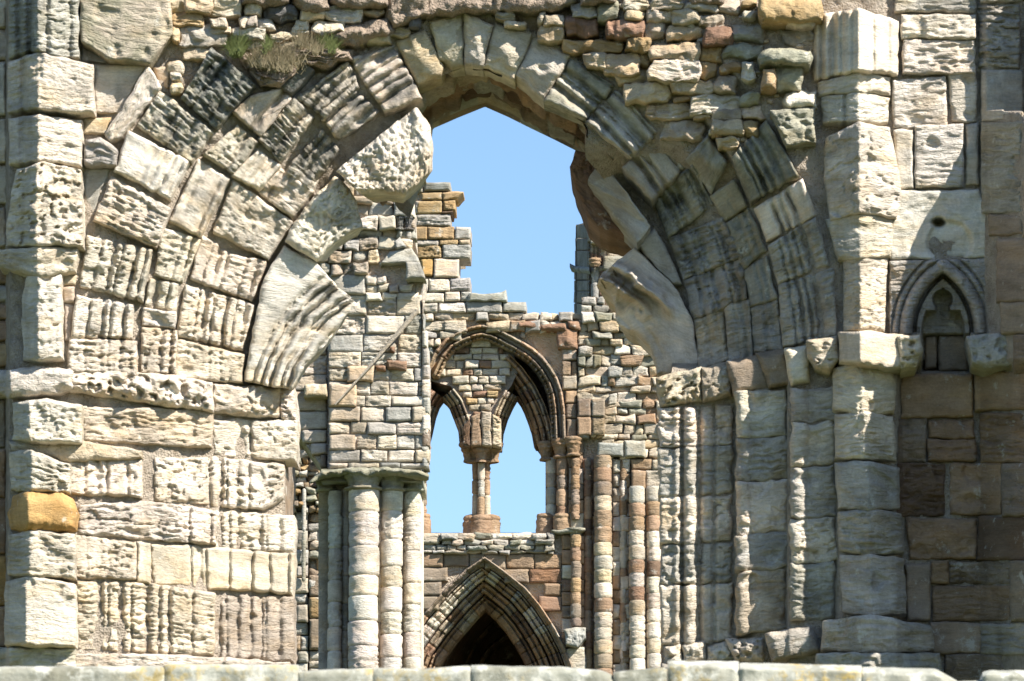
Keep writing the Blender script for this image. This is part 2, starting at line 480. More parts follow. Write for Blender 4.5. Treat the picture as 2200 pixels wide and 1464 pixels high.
def box(x0, y0, x1, y1, j=4, skew=None):
    q = lambda: rnd.uniform(-j, j)
    return [(x0 + q(), y0 + q()), (x1 + q(), y0 + q()), (x1 + q(), y1 + q()), (x0 + q(), y1 + q())]

def blob(x0, y0, x1, y1, j=.18):
    """irregular rubble outline inside a box, eight points"""
    w, h = x1 - x0, y1 - y0
    q = lambda s: rnd.uniform(0, j) * s
    return [(x0 + q(w), y0 + q(h)), (x0 + w * rnd.uniform(.35, .65), y0 + q(h) * .4), (x1 - q(w), y0 + q(h)), (x1 - q(w) * .3, y0 + h * rnd.uniform(.35, .65)),
            (x1 - q(w), y1 - q(h)), (x0 + w * rnd.uniform(.35, .65), y1 - q(h) * .4), (x0 + q(w), y1 - q(h)), (x0 + q(w) * .3, y0 + h * rnd.uniform(.35, .65))]

# ================================================================== GROUND
gb = Buf()
gx = np.linspace(-2500, 2500, 40)
GX, GY = np.meshgrid(gx, gx, indexing='ij')
gb.grid(np.stack([GX, GY, np.zeros_like(GX)], -1), col=(.1, .12, .05))
ground = gb.build('ground', GROUND)
ground['kind'] = 'structure'

# ================================================================== FRONT WINDOW WALL
wall = thing('ruined_wall', 'pale nearest sandstone wall with a broken pointed opening of blocky moulded arch orders', 'ruined wall', (0, 0, 0))

def rhoL(py): return 690 - 62 * sstep(212, 282, py) - 26 * sstep(800, 850, py)
def rhoR(py): return 716 - 56 * sstep(255, 350, py) - 20 * sstep(795, 830, py)
step = 6.0
gx = np.arange(-260, 2400, step); gy = np.arange(-160, 1700, step)
PX, PY = np.meshgrid(gx, gy, indexing='ij')
def snap(PX, PY):
    for c, r, rho, msk in ((LX, RL, rhoL, PX < 1000), (RX, RR, rhoR, PX >= 1000)):
        rr = r(PX, PY); q = rho(PY)
        near = msk & (np.abs(rr - q) < step * .9)
        dx = PX - c; dy = np.minimum(0, PY - SPY); s = q / np.maximum(rr, 1)
        PX = np.where(near, c + dx * s, PX)
        PY = np.where(near & (PY < SPY), SPY + dy * s, PY)
    return PX, PY
PX, PY = snap(PX, PY)
rr = side_r(PX, PY); rho = np.where(PX < 1000, rhoL(PY), rhoR(PY))
Dc = Dep(PX, PY) + .012
# the niche and its surround are cut back
mL = .028 * fbm(PX * .016, PY * .016, 3, 3) + .014 * fbm(PX * .07, PY * .07, 5, 3)
Dc = Dc + .5 * ((np.abs(PX - 2026) < 80) & (PY > 575) & (PY < 712)) + .4 * ((np.abs(PX - 2032) < 52) & (PY >= 712) & (PY < 800)) + .4 * ((np.abs(PX - 2016) < 26) & (np.abs(PY - 480) < 22))
soil_zone = sstep(470, 560, PX) * (1 - sstep(1290, 1360, PX)) * (1 - sstep(120, 200, PY)) * (rr > 815)
Dc = Dc - mL + .05 * soil_zone
Wc = P(PX, PY, Dc)
idx = np.arange(PX.size).reshape(PX.shape)
Q = np.stack([idx[:-1, :-1], idx[:-1, 1:], idx[1:, 1:], idx[1:, :-1]], -1).reshape(-1, 4)
cxq = PX.ravel()[Q].mean(1); cyq = PY.ravel()[Q].mean(1)
rq = side_r(cxq, cyq); rhoq = np.where(cxq < 1000, rhoL(cyq), rhoR(cyq))
keep = rq > rhoq
left = cxq < 1000
o1 = np.where(left, 835, 838); o2 = np.where(left, 920, 902); o3 = np.where(left, 1065, 1018)
soilq = (soil_zone.ravel()[Q].mean(1) > .5)
cls = np.full(len(Q), 'face', dtype=object)
arch = cyq < 800
cls[arch & (rq <= o1)] = 'inner'
cls[arch & (rq > o1) & (rq <= o2)] = 'middle'
cls[arch & (rq > o2) & (rq <= o3)] = 'outer'
cls[(~arch) & (rq <= o3) & left] = 'jambL'
cls[(~arch) & (rq <= o3) & ~left] = 'jambR'
cls[(cxq < 182) & (rq > o3)] = 'pilL'
cls[(cxq > 1745) & (cxq < 1930) & (rq > o3)] = 'pilR'
for k_ in ('inner', 'middle', 'outer'): cls[(cls == k_) & left] = k_ + 'L'
cls[cxq > 2105] = 'buttress'
cls[soilq & (rq > 815)] = 'soil'
# band above the crown belongs to the rubble, not to the rings
cls[(cyq < 300) & (cxq > 840) & (cxq < 1700) & (rq > 838)] = 'face'
cls[soilq & (rq > 815)] = 'soil'
cls[(cls == 'face') & left] = 'faceL'
def core_part(key, name, mat, parent, label=None):
    m = keep & (cls == key)
    if not m.any(): return None
    q = Q[m]; used, inv = np.unique(q, return_inverse=True)
    b = Buf(); b.add(Wc.reshape(-1, 3)[used], inv.reshape(-1, 4), col=(.4, .33, .26), par=(0, 0, .5))
    return b.build(name, mat, parent, label=label)
face = core_part('face', 'wall_face', MORTAR, wall)
faceL = core_part('faceL', 'wall_face', MORTAR, wall, 'sunlit wall face left of the arch')
ring_inL = core_part('innerL', 'inner_arch_order', MORTAR, wall, 'sunlit inner arch order')
ring_midL = core_part('middleL', 'middle_arch_order', MORTAR, wall, 'sunlit middle arch order')
ring_outL = core_part('outerL', 'outer_arch_order', MORTAR, wall, 'sunlit outer arch order')
ring_in = core_part('inner', 'inner_arch_order', MORTAR, wall)
ring_mid = core_part('middle', 'middle_arch_order', MORTAR, wall)
ring_out = core_part('outer', 'outer_arch_order', MORTAR, wall)
jamb_l = core_part('jambL', 'window_jamb', MORTAR, wall, 'sunlit window jamb of eroded pale blocks')
jamb_r = core_part('jambR', 'window_jamb', MORTAR, wall, 'shaded window jamb of stepped grey blocks')
pil_l = core_part('pilL', 'corner_shaft', MORTAR, wall, 'sunlit corner shaft of pitted pale blocks')
pil_r = core_part('pilR', 'corner_shaft', MORTAR, wall, 'ridged corner shaft, lit above and shaded below')
buttress = core_part('buttress', 'buttress', MORTAR, wall)
soil = core_part('soil', 'soil_ledge', SOIL, wall)

# back of the wall, its foot and the reveals: a solid about two metres thick
bk = Buf()
YB = 2.0
nt = 60
tp = np.linspace(0, 1, nt)
# outline of the opening on the front face, from the left foot over the crown to the right foot
ptsL = [(LX - rhoL(py), py) for py in np.linspace(1680, 800, 30)]
angL = np.linspace(0, 1, 30)[1:]
aL1 = math.acos((LX - 1000) / 690.)
def arc_pt(c, sg, rf, a):
    r = 680.
    for _ in range(4): r = float(rf(SPY - r * math.sin(a) - 1e-3))
    return (c + sg * r * math.cos(a), SPY - r * math.sin(a))
arcL = [arc_pt(LX, -1, rhoL, a * aL1) for a in angL]
aR1 = math.acos((1000 - RX) / 716.)
arcR = [arc_pt(RX, 1, rhoR, a * aR1) for a in angL[::-1]]
ptsR = [(RX + rhoR(py), py) for py in np.linspace(800, 1680, 30)]
front = np.array(ptsL + arcL + arcR + ptsR)
F = np.stack([front[:, 0], front[:, 1], Dep(front[:, 0], front[:, 1]) + .06], -1)
def back_px(p):
    return p
F3 = P(F[:, 0], F[:, 1], F[:, 2])
rows = [F3]
for s in (.33, .66, 1.):
    q = F3.copy(); q[:, 1] = F3[:, 1] + (YB - F3[:, 1]) * s
    q[:, 0] += .02 * fbm(F[:, 1] * .03, F[:, 0] * .03 + s * 9, 4); q[:, 2] += .02 * fbm(F[:, 0] * .03, F[:, 1] * .03 + s * 7, 8)
    crown = np.clip((520 - F[:, 1]) / 160., 0, 1)
    q[:, 2] += crown * s * 1.1
    rows.append(q)
bk.grid(np.stack(rows, 1), col=PAL['s'], par=(.2, 0, .6))
# back face: quads from opening outline out to a wide frame
bx0, bx1 = P(-260, 700, YB)[0], P(2390, 700, YB)[0]
bz1 = P(1100, -160, YB)[2] + .6
Bk = rows[-1]
outer = []
for i in range(len(Bk)):
    x, y, z = Bk[i]
    if i < 30: outer.append((bx0, YB, z))
    elif i >= len(Bk) - 30: outer.append((bx1, YB, z))
    else:
        t = (i - 30) / (len(Bk) - 61)
        outer.append((bx0 + (bx1 - bx0) * t, YB, bz1))
bk.grid(np.stack([Bk, np.array(outer)], 1), flip=True, col=PAL['s'])
wall_back = bk.build('wall_core', STONE, wall)
# foot of the wall, down to the ground
fb = Buf()
def slab(b, x0, x1, y0, y1, z0, z1, col, par=(.2, .1, .6)):
    v = np.array([(x, y, z) for x in (x0, x1) for y in (y0, y1) for z in (z0, z1)], float)
    f = [(0, 1, 3, 2), (4, 6, 7, 5), (0, 4, 5, 1), (2, 3, 7, 6), (1, 5, 7, 3), (0, 2, 6, 4)]
    b.add(v, f, col=col, par=par)
zf = P(1100, 1640, .3)[2]
slab(fb, bx0 - .3, bx1 + .3, -.05, YB, 0, zf, PAL['t'])
fb.build('wall_foot', STONE_FAR, wall, smooth=False)

def S(name, parent, poly, label=None, mat=None, **kw):
    b = Buf(); stone(b, poly, **kw)
    return b.build(name, mat or STONE, parent, label=label)

V = 'voussoir'
# ---- left outer order, from the springing upward
for poly, kw in [
    ([(150, 728), (292, 733), (290, 808), (146, 800)], dict(tex='b', col='w', stain=.05, md=.4)),
    ([(166, 636), (285, 655), (282, 728), (153, 724)], dict(tex='p', col='W', stain=.12, md=1.1)),
    ([(188, 506), (325, 538), (302, 645), (172, 616)], dict(tex='p', col='w', stain=.3, md=1.3)),
    ([(238, 380), (366, 448), (334, 530), (203, 474)], dict(tex='b', col='w', stain=.22, md=.25, k=1.3)),
    ([(276, 282), (404, 346), (364, 428), (247, 368)], dict(tex='s', col='W', stain=.16, md=.7)),
    ([(344, 195), (456, 283), (408, 350), (296, 270)], dict(tex='b', col='w', stain=.6, md=.6)),
    ([(455, 104), (546, 182), (465, 276), (390, 212)], dict(tex='b', col='G', stain=.68, md=1.1, moss=.3, prot=.13)),
]: S(V, ring_outL, poly, prot=kw.pop('prot', .09), flat=.3, **kw)
# ---- left middle order
for poly, kw in [
    ([(305, 705), (378, 712), (376, 802), (302, 800)], dict(tex='p', col='w', md=1, stain=.1)),
    ([(310, 662), (377, 672), (374, 704), (306, 700)], dict(tex='l', col='W', md=.3)),
    ([(322, 600), (383, 612), (377, 668), (312, 655)], dict(tex='p', col='w', md=1.1, stain=.25)),
    ([(350, 490), (431, 517), (391, 606), (332, 590)], dict(tex='p', col='w', md=.8, stain=.35)),
    ([(426, 345), (491, 386), (431, 507), (364, 474)], dict(tex='s', col='w', md=.6, stain=.12)),
    ([(510, 270), (552, 306), (502, 374), (438, 333)], dict(tex='p', col='w', md=.9, stain=.35)),
    ([(540, 206), (616, 188), (624, 214), (560, 294), (500, 240)], dict(tex='s', col='w', md=.9, stain=.3)),
    ([(600, 155), (628, 122), (674, 150), (627, 206), (597, 182)], dict(tex='s', col='G', md=.8, stain=.9, prot=.12)),
]: S(V, ring_midL, poly, prot=kw.pop('prot', .08), flat=.3, **kw)
# ---- left inner order
for poly, kw in [
    ([(379, 728), (521, 762), (519, 822), (376, 812)], dict(tex='p', col='c', md=.3, stain=.1)),
    ([(399, 612), (545, 655), (521, 752), (380, 722)], dict(tex='p', col='w', md=1.2, stain=.3, prot=.09)),
    ([(432, 505), (500, 548), (571, 562), (540, 646), (410, 600)], dict(tex='p', col='w', md=1.0, stain=.25)),
    ([(500, 388), (626, 476), (576, 557), (458, 500)], dict(tex='p', col='w', md=.35, stain=.3, k=.9)),
    ([(556, 324), (602, 356), (556, 408), (498, 376)], dict(tex='s', col='w', md=.8, stain=.25)),
    ([(604, 362), (671, 410), (629, 467), (552, 412)], dict(tex='l', col='w', md=.6, stain=.2)),
    ([(630, 210), (673, 252), (602, 346), (556, 300)], dict(tex='b', col='w', md=1.2, stain=.64)),
    ([(690, 275), (726, 321), (668, 411), (608, 362)], dict(tex='b', col='w', md=1.3, stain=.66)),
    ([(746, 131), (770, 186), (700, 252), (634, 212)], dict(tex='b', col='w', md=1.2, stain=.66)),
    ([(762, 190), (813, 241), (728, 302), (691, 256)], dict(tex='s', col='w', md=1.3, stain=.7)),
    ([(758, 125), (845, 101), (907, 210), (826, 240), (768, 156)], dict(tex='s', col='w', md=1.0, stain=.6, moss=.35, prot=.1)),
    # smooth crown stones
    ([(849, 92), (914, 65), (951, 142), (948, 162), (897, 180)], dict(tex='r', col='y', k=.6, rnd_px=7)),
    ([(922, 48), (992, 28), (996, 141), (968, 145), (946, 126)], dict(tex='r', col='c', k=.7, rnd_px=6)),
    ([(996, 27), (1059, 55), (1036, 143), (998, 139)], dict(tex='r', col='w', k=.7, rnd_px=6)),
    ([(1064, 54), (1144, 73), (1106, 170), (1039, 141)], dict(tex='r', col='c', k=.7, rnd_px=6)),
    ([(1147, 80), (1225, 121), (1168, 214), (1109, 164)], dict(tex='r', col='w', k=.7, stain=.12, rnd_px=7)),
    ([(1229, 125), (1319, 186), (1260, 254), (1170, 216)], dict(tex='s', col='g', md=1.5, stain=.6, moss=.6, prot=.09)),
    ([(1325, 190), (1416, 281), (1356, 337), (1260, 262)], dict(tex='s', col='g', md=1.6, stain=.55, moss=.2, prot=.09)),
    ([(1418, 290), (1473, 356), (1401, 431), (1338, 360)], dict(tex='s', col='g', md=1.5, stain=.45, moss=.15, prot=.08)),
    # down the right-hand side; darker grey and extra stain put shade into the colour
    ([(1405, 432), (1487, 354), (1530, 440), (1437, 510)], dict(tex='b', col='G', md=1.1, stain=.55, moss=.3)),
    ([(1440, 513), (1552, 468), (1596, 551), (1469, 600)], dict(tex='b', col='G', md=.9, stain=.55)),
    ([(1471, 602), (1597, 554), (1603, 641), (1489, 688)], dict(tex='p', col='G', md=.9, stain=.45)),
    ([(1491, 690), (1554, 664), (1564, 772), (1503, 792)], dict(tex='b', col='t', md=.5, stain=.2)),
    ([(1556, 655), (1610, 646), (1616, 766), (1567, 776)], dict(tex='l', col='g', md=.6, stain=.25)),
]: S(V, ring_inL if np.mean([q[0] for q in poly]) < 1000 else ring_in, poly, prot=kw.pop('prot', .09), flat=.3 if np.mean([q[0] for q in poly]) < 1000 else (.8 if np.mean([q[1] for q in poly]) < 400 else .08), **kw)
# ---- right middle order, coloured darker to deepen its shade
for poly, kw in [
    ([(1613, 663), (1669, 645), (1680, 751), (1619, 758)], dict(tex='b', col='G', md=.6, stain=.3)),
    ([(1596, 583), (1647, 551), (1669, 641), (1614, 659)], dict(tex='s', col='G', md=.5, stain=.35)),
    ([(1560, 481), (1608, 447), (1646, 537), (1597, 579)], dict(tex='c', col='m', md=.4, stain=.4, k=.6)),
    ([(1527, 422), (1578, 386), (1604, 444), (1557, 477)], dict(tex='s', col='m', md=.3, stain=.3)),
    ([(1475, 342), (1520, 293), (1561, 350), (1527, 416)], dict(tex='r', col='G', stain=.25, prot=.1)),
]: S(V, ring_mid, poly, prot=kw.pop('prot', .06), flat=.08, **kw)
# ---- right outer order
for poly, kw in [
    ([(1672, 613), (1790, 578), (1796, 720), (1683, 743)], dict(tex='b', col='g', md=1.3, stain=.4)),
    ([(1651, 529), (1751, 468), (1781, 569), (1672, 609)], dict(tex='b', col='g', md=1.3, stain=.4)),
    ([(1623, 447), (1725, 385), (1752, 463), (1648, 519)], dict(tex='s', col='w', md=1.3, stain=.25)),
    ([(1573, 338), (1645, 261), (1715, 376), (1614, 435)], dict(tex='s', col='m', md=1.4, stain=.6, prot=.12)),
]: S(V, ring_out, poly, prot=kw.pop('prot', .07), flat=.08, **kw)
S('hood_stone', face, [(1655, 238), (1749, 233), (1750, 305), (1690, 314)], tex='c', col='m', stain=.35, prot=.16, k=.6)

# ---- tracery stumps and broken inner stones
def pits(X, Y, A, B):
    return -.02 * sstep(.12, .4, fbm(X * .09, Y * .11, 21, 3)) - .012 * sstep(.1, .4, fbm(X * .17, Y * .17, 33, 2))
def carve_left(X, Y, A, B):
    r = np.hypot(X - 905, Y - 905)          # mouldings sweeping round the stump
    q = fbm(X * .03, Y * .03, 40, 2) * 4
    g = np.zeros_like(r)
    for c, w, a in ((372, 5, .5), (352, 4.5, .8), (334, 5.5, 1), (310, 4, .7), (296, 5, 1), (268, 4, .5)):
        g = np.maximum(g, a * np.exp(-((r + q - c) / w) ** 2))
    g = g * sstep(560, 640, Y)
    hol = np.exp(-((r + q - 246) / 9) ** 2) * sstep(.1, .4, pn(np.arctan2(Y - 905, X - 905) * 24, r * .01, 3) + .15)
    drop = .3 * sstep(262, 205, r) * sstep(560, 660, Y)
    return -.12 * g - .16 * hol - drop
S('tracery_stump', wall, [(611, 528), (681, 565), (722, 612), (762, 646), (748, 672), (706, 735), (656, 784), (626, 838), (524, 820), (545, 699), (567, 594)],
  label='carved fan-shaped tracery stump on the sunlit jamb', base=.66, taper=.2, tex='s', col='W', stain=.1, prot=.08, hfun=carve_left, res=2.8, back=.5, wob=3)
def carve_right(X, Y, A, B):
    r = np.hypot(X - 1165, Y - 880)
    q = fbm(X * .03, Y * .03, 44, 2) * 4
    g = np.zeros_like(r)
    for c, w, a in ((258, 5, .8), (282, 5, .6), (230, 6, .9), (206, 5, .7)):
        g = np.maximum(g, a * np.exp(-((r + q - c) / w) ** 2))
    lump = .05 * sstep(.0, .4, fbm(X * .05, Y * .03, 9, 2)) * np.exp(-((r - 300) / 22) ** 2) * sstep(720, 640, Y)
    return -.03 * g * sstep(795, 720, Y) - .2 * sstep(262, 165, r) + lump * 1.3 - .24 * (1 - np.clip((X - 1285) / 215, 0, 1)) + (.3 * np.exp(-((r + q * 2 - 345) / 11) ** 2) + .26 * np.exp(-((r + q - 308) / 7) ** 2)) * sstep(700, 600, Y)
S('tracery_stump', wall, [(1362, 532), (1408, 575), (1448, 612), (1486, 682), (1502, 775), (1496, 800), (1412, 806), (1407, 776), (1394, 746), (1366, 716), (1332, 702), (1323, 690), (1321, 655), (1312, 636), (1298, 622), (1280, 614), (1296, 586), (1326, 560)],
  label='curved tracery stump in shade with one sunlit edge', base=.78, taper=.2, tex='s', col='w', stain=.15, prot=.1, hfun=carve_right, res=2.8, back=.6, wob=2.5)
S('broken_arch_stone', wall, [(720, 378), (752, 405), (768, 432), (772, 458), (779, 490), (735, 512), (702, 540), (682, 563), (645, 542), (614, 522), (622, 495), (662, 436)],
  label='rough pale broken stone above the carved stump', taper=.3, base=.62, tex='r', col='W', prot=.14, rnd_px=12, rnd_d=.06, k=1.1, facet=.16, hfun=pits, res=2.8, back=.5)
S('broken_arch_stone', wall, [(893, 229), (924, 269), (932, 320), (928, 367), (900, 395), (872, 418), (815, 412), (772, 416), (752, 398), (722, 368), (790, 312)],
  label='largest rough overhanging broken stone at the edge of the sky', taper=.35, base=.5, tex='r', col='W', prot=.2, rnd_px=12, rnd_d=.06, k=1.2, facet=.2, hfun=pits, res=2.8, back=.7)
S('broken_arch_stone', wall, [(1290, 346), (1345, 412), (1398, 487), (1370, 521), (1312, 462), (1262, 390)],
  label='long smooth slab on the shaded inner curve', base=.78, tex='s', col='g', stain=.28, prot=.12, tilt=(.3, 0.), rnd_px=14, bed=0, back=.5)
S('broken_arch_stone', wall, [(1366, 520), (1407, 490), (1440, 548), (1466, 612), (1447, 612), (1406, 572)],
  label='smooth grey wedge above the shaded stump', base=.82, tex='s', col='g', prot=.06, back=.5)
S('broken_arch_stone', wall, [(1238, 322), (1290, 345), (1330, 440), (1385, 520), (1335, 506), (1285, 488), (1262, 468), (1246, 425), (1224, 358)],
  label='reddish broken core behind the smooth slab', base=.98, tex='c', col=(.27, .165, .11), prot=.05, k=.8, stain=.2, rnd_px=12, back=.8)

# ---- soffit under the crown, running back to the rear arch
sf = Buf()
Fp = resample([(742, 352), (800, 285), (850, 232), (905, 190), (950, 158), (1000, 142), (1037, 140), (1108, 166), (1168, 214), (1258, 262), (1336, 358), (1402, 450), (1440, 520)], 150)
Bp = resample([(880, 470), (905, 395), (924, 330), (930, 277), (985, 253), (1042, 230), (1092, 252), (1142, 277), (1192, 301), (1241, 326), (1300, 352), (1352, 395), (1408, 478)], 150)
nb = 56
JI = np.array([k for k in range(150)]); jcell = np.array([0, 9, 20, 29, 38, 49])
rows = []
for j in range(nb):
    t = j / (nb - 1)
    px = Fp[:, 0] * (1 - t) + Bp[:, 0] * t; py = Fp[:, 1] * (1 - t) + Bp[:, 1] * t
    y0 = Dep(Fp[:, 0], Fp[:, 1]) + .05
    y = y0 * (1 - t) + 2.25 * t
    rib = (.06 * np.sin(t * 19) + .04 * fbm(px * .025, py * .025 + t * 3, 12, 3)) * (1 - sstep(.6, .9, t))
    cell = int(np.searchsorted(jcell, j, 'right'))
    jo = .03 * (((JI + cell * 5) % 12) < 1) + .03 * (j in jcell and 0 < j < nb - 2) + .035 * np.sin(cell * 2.3 + ((JI + cell * 5) // 12) * 1.7)
    pt = P(px, py + 0, y); pt[:, 2] += rib * (1 if 0 < t < 1 else .3) + jo * (1 - sstep(.55, .8, t))
    rows.append(pt)
G = np.stack(rows, 1)
cc = np.zeros(G.shape)
for j in range(nb):
    cell = int(np.searchsorted(jcell, j, 'right'))
    for i in range(150):
        cc[i, j] = np.array(PAL['bstgsbkykgbs'[((i + cell * 5) // 12 * 5 + cell * 3) % 12]])
sf.grid(G, col=cc.reshape(-1, 3), par=(.35, .1, .8))
up = G[:, -1].copy(); up[:, 2] += .9; up[:, 1] += .0
sf.grid(np.stack([G[:, -1], up], 1), col=PAL['s'])
sf.build('arch_soffit', STONE, wall)

# ---- left corner shaft: blocks with a ridge, the left cheek turned away from the sun
def prism(xr, d=.26, lo=.0):
    def h(X, Y, A, B):
        x0, x1 = X.min(), X.max()
        r = np.where(X < xr, (X - x0) / max(1, xr - x0), 1 - .45 * (X - xr) / max(1, x1 - xr))
        return d * r
    return h
def prism_r(xr, d=.24):
    def h(X, Y, A, B):
        x0, x1 = X.min(), X.max()
        r = np.where(X < xr, (X - x0) / max(1, xr - x0), 1 - .95 * (X - xr) / max(1, x1 - xr))
        return d * np.clip(r, 0, 1) ** .9
    return h
def rolls(xs, h0):
    def h(X, Y, A, B):
        g = 0
        for x, w, a in xs: g = g - a * np.exp(-((X - x + 1.5 * fbm(X * .05, Y * .05, 3, 2)) / w) ** 2)
        return h0(X, Y, A, B) + g
    return h
SB = 'shaft_block'
for poly, kw in [
    ([(22, -30), (169, -30), (168, 124), (120, 122), (82, 108), (20, 122)], dict(tex='b', col='g', stain=.45, moss=.5, hfun=rolls([(40, 6, .07), (64, 7, .08), (100, 6, .03), (150, 5, .03)], prism(82)))),
    ([(18, 135), (85, 113), (198, 141), (200, 242), (150, 240), (76, 232), (18, 244)], dict(tex='b', col='w', stain=.18, hfun=rolls([(50, 7, .06)], prism(82)))),
    ([(18, 256), (85, 249), (174, 259), (173, 358), (80, 345), (22, 352)], dict(tex='b', col='w', stain=.15, hfun=rolls([(48, 7, .05)], prism(82)))),
    ([(36, 366), (95, 350), (172, 366), (178, 530), (120, 524), (14, 528), (18, 470)], dict(tex='c', col='w', k=1.2, hfun=prism(78, .3))),
    ([(0, 538), (90, 532), (165, 534), (158, 580), (90, 594), (0, 574)], dict(tex='l', col='c', hfun=prism(80, .24))),
    ([(58, 592), (130, 588), (134, 770), (50, 772), (48, 650)], dict(tex='c', col='W', k=.9, hfun=prism(82, .2))),
    ([(30, 866), (100, 858), (174, 872), (174, 952), (30, 944)], dict(tex='p', col='w', hfun=prism(64, .2))),
    ([(22, 972), (68, 968), (110, 985), (148, 998), (148, 1056), (24, 1052)], dict(tex='b', col='w', hfun=prism(68, .2))),
    ([(30, 1066), (60, 1058), (130, 1060), (156, 1072), (166, 1100), (160, 1138), (120, 1142), (60, 1140), (24, 1138), (16, 1104)], dict(tex='s', col='O', stain=.35, hfun=prism(60, .24), rnd_px=24, rnd_d=.1, label='bright ochre orange block in the sunlit shaft')),
    ([(20, 1150), (80, 1140), (160, 1150), (160, 1242), (18, 1236)], dict(tex='b', col='w', hfun=prism(64, .2))),
    ([(12, 1250), (80, 1240), (160, 1256), (162, 1388), (10, 1384)], dict(tex='l', col='w', hfun=prism(56, .22))),
]: S(SB, pil_l, poly, label=kw.pop('label', None), prot=.05, rnd_px=kw.pop('rnd_px', 6), res=2.8, wob=3, back=.5, **kw)
AB = 'ashlar_block'
for poly, kw in [
    ([(173, -30), (361, -30), (369, 72), (320, 137), (235, 127), (175, 88)], dict(tex='b', k=.6, col='t', stain=.42, moss=.75, prot=.17, rnd_px=7)),
    ([(176, 96), (232, 130), (230, 134), (176, 134)], dict(tex='s', col='g', prot=.02)),
    ([(203, 141), (318, 138), (256, 243), (205, 243)], dict(tex='s', col='w', moss=.2, prot=.03)),
    ([(178, 255), (238, 253), (226, 289), (180, 288)], dict(tex='s', col='y', prot=.03)),
    ([(182, 302), (215, 296), (250, 322), (247, 354), (182, 354)], dict(tex='l', col='g', stain=.3, prot=.14)),
    ([(178, 362), (238, 364), (202, 450), (186, 466)], dict(tex='s', col='g', prot=.0)),
    ([(318, 142), (346, 188), (262, 292), (236, 302), (226, 288)], dict(tex='l', col='w', stain=.4, prot=.12, bed=1)),
    ([(327, 143), (362, 146), (362, 190), (346, 186)], dict(tex='s', col='y', prot=.01)),
    ([(136, 592), (165, 592), (160, 612), (136, 612)], dict(tex='s', col='y', prot=.03)),
    ([(134, 620), (158, 618), (160, 650), (136, 650)], dict(tex='s', col='p', prot=.04)),
    ([(138, 655), (160, 655), (155, 735), (138, 730)], dict(tex='s', col='p', prot=.01)),
]: S(AB, faceL, poly, **kw)

# ---- right corner shaft; lower blocks coloured greyer to deepen their shade
for poly, kw in [
    ([(1749, 32), (1845, 20), (1928, 46), (1928, 160), (1845, 150), (1749, 172)], dict(tex='s', col='w', stain=.15, moss=.35, hfun=rolls([(1765, 5, .06), (1790, 9, .09), (1808, 5, .05), (1832, 4, .03), (1876, 4, .03), (1908, 5, .03)], prism_r(1845, .3)))),
    ([(1758, 178), (1844, 155), (1912, 166), (1910, 205), (1844, 196), (1760, 206)], dict(tex='l', col='w', moss=.2, hfun=prism_r(1845, .22))),
    ([(1766, 208), (1844, 200), (1910, 210), (1906, 264), (1844, 262), (1768, 266)], dict(tex='b', col='w', moss=.2, hfun=rolls([(1816, 4, .05)], prism_r(1845, .22)))),
    ([(1775, 300), (1845, 264), (1912, 276), (1938, 420), (1926, 468), (1845, 456), (1786, 472), (1772, 380)], dict(tex='c', col='w', k=.9, stain=.12, hfun=prism_r(1846, .28))),
    ([(1776, 472), (1846, 458), (1918, 472), (1914, 550), (1846, 556), (1802, 556)], dict(tex='b', col='w', hfun=prism_r(1848, .2))),
    ([(1812, 560), (1850, 552), (1906, 556), (1900, 710), (1850, 708), (1814, 712)], dict(tex='p', col='w', hfun=prism_r(1848, .2))),
    ([(1805, 716), (1848, 712), (1918, 718), (1968, 726), (1966, 784), (1908, 790), (1848, 780), (1806, 776)], dict(tex='s', col='c', stain=.1, hfun=prism_r(1848, .24), prot=.16)),
    ([(1790, 792), (1852, 782), (1912, 790), (1924, 824), (1920, 888), (1852, 892), (1792, 878)], dict(tex='l', col='c', hfun=prism_r(1852, .19))),
    ([(1794, 892), (1856, 886), (1918, 896), (1926, 988), (1858, 984), (1796, 986)], dict(tex='b', col='w', hfun=prism_r(1856, .19))),
    ([(1796, 994), (1866, 992), (1930, 1006), (1932, 1092), (1866, 1096), (1802, 1090)], dict(tex='l', k=.7, col='g', hfun=prism_r(1866, .18), rnd_px=10)),
    ([(1802, 1100), (1868, 1096), (1934, 1104), (1938, 1186), (1868, 1192), (1806, 1184)], dict(tex='b', col='g', hfun=prism_r(1868, .18))),
    ([(1806, 1196), (1872, 1192), (1940, 1202), (1946, 1316), (1874, 1322), (1812, 1314)], dict(tex='l', k=.7, col='g', hfun=prism_r(1872, .18), rnd_px=10)),
    ([(1770, 1336), (1872, 1322), (2000, 1345), (2006, 1398), (1872, 1402), (1766, 1396)], dict(tex='l', col='g', hfun=prism_r(1872, .2), prot=.12, rnd_px=16)),
    ([(1756, 1404), (1872, 1404), (2018, 1404), (2030, 1480), (1872, 1480), (1750, 1480)], dict(tex='l', col='g', hfun=prism_r(1872, .2), prot=.16)),
]: S(SB, pil_r, poly, prot=kw.pop('prot', .05), rnd_px=kw.pop('rnd_px', 6), res=2.8, wob=3, back=.5, **kw)

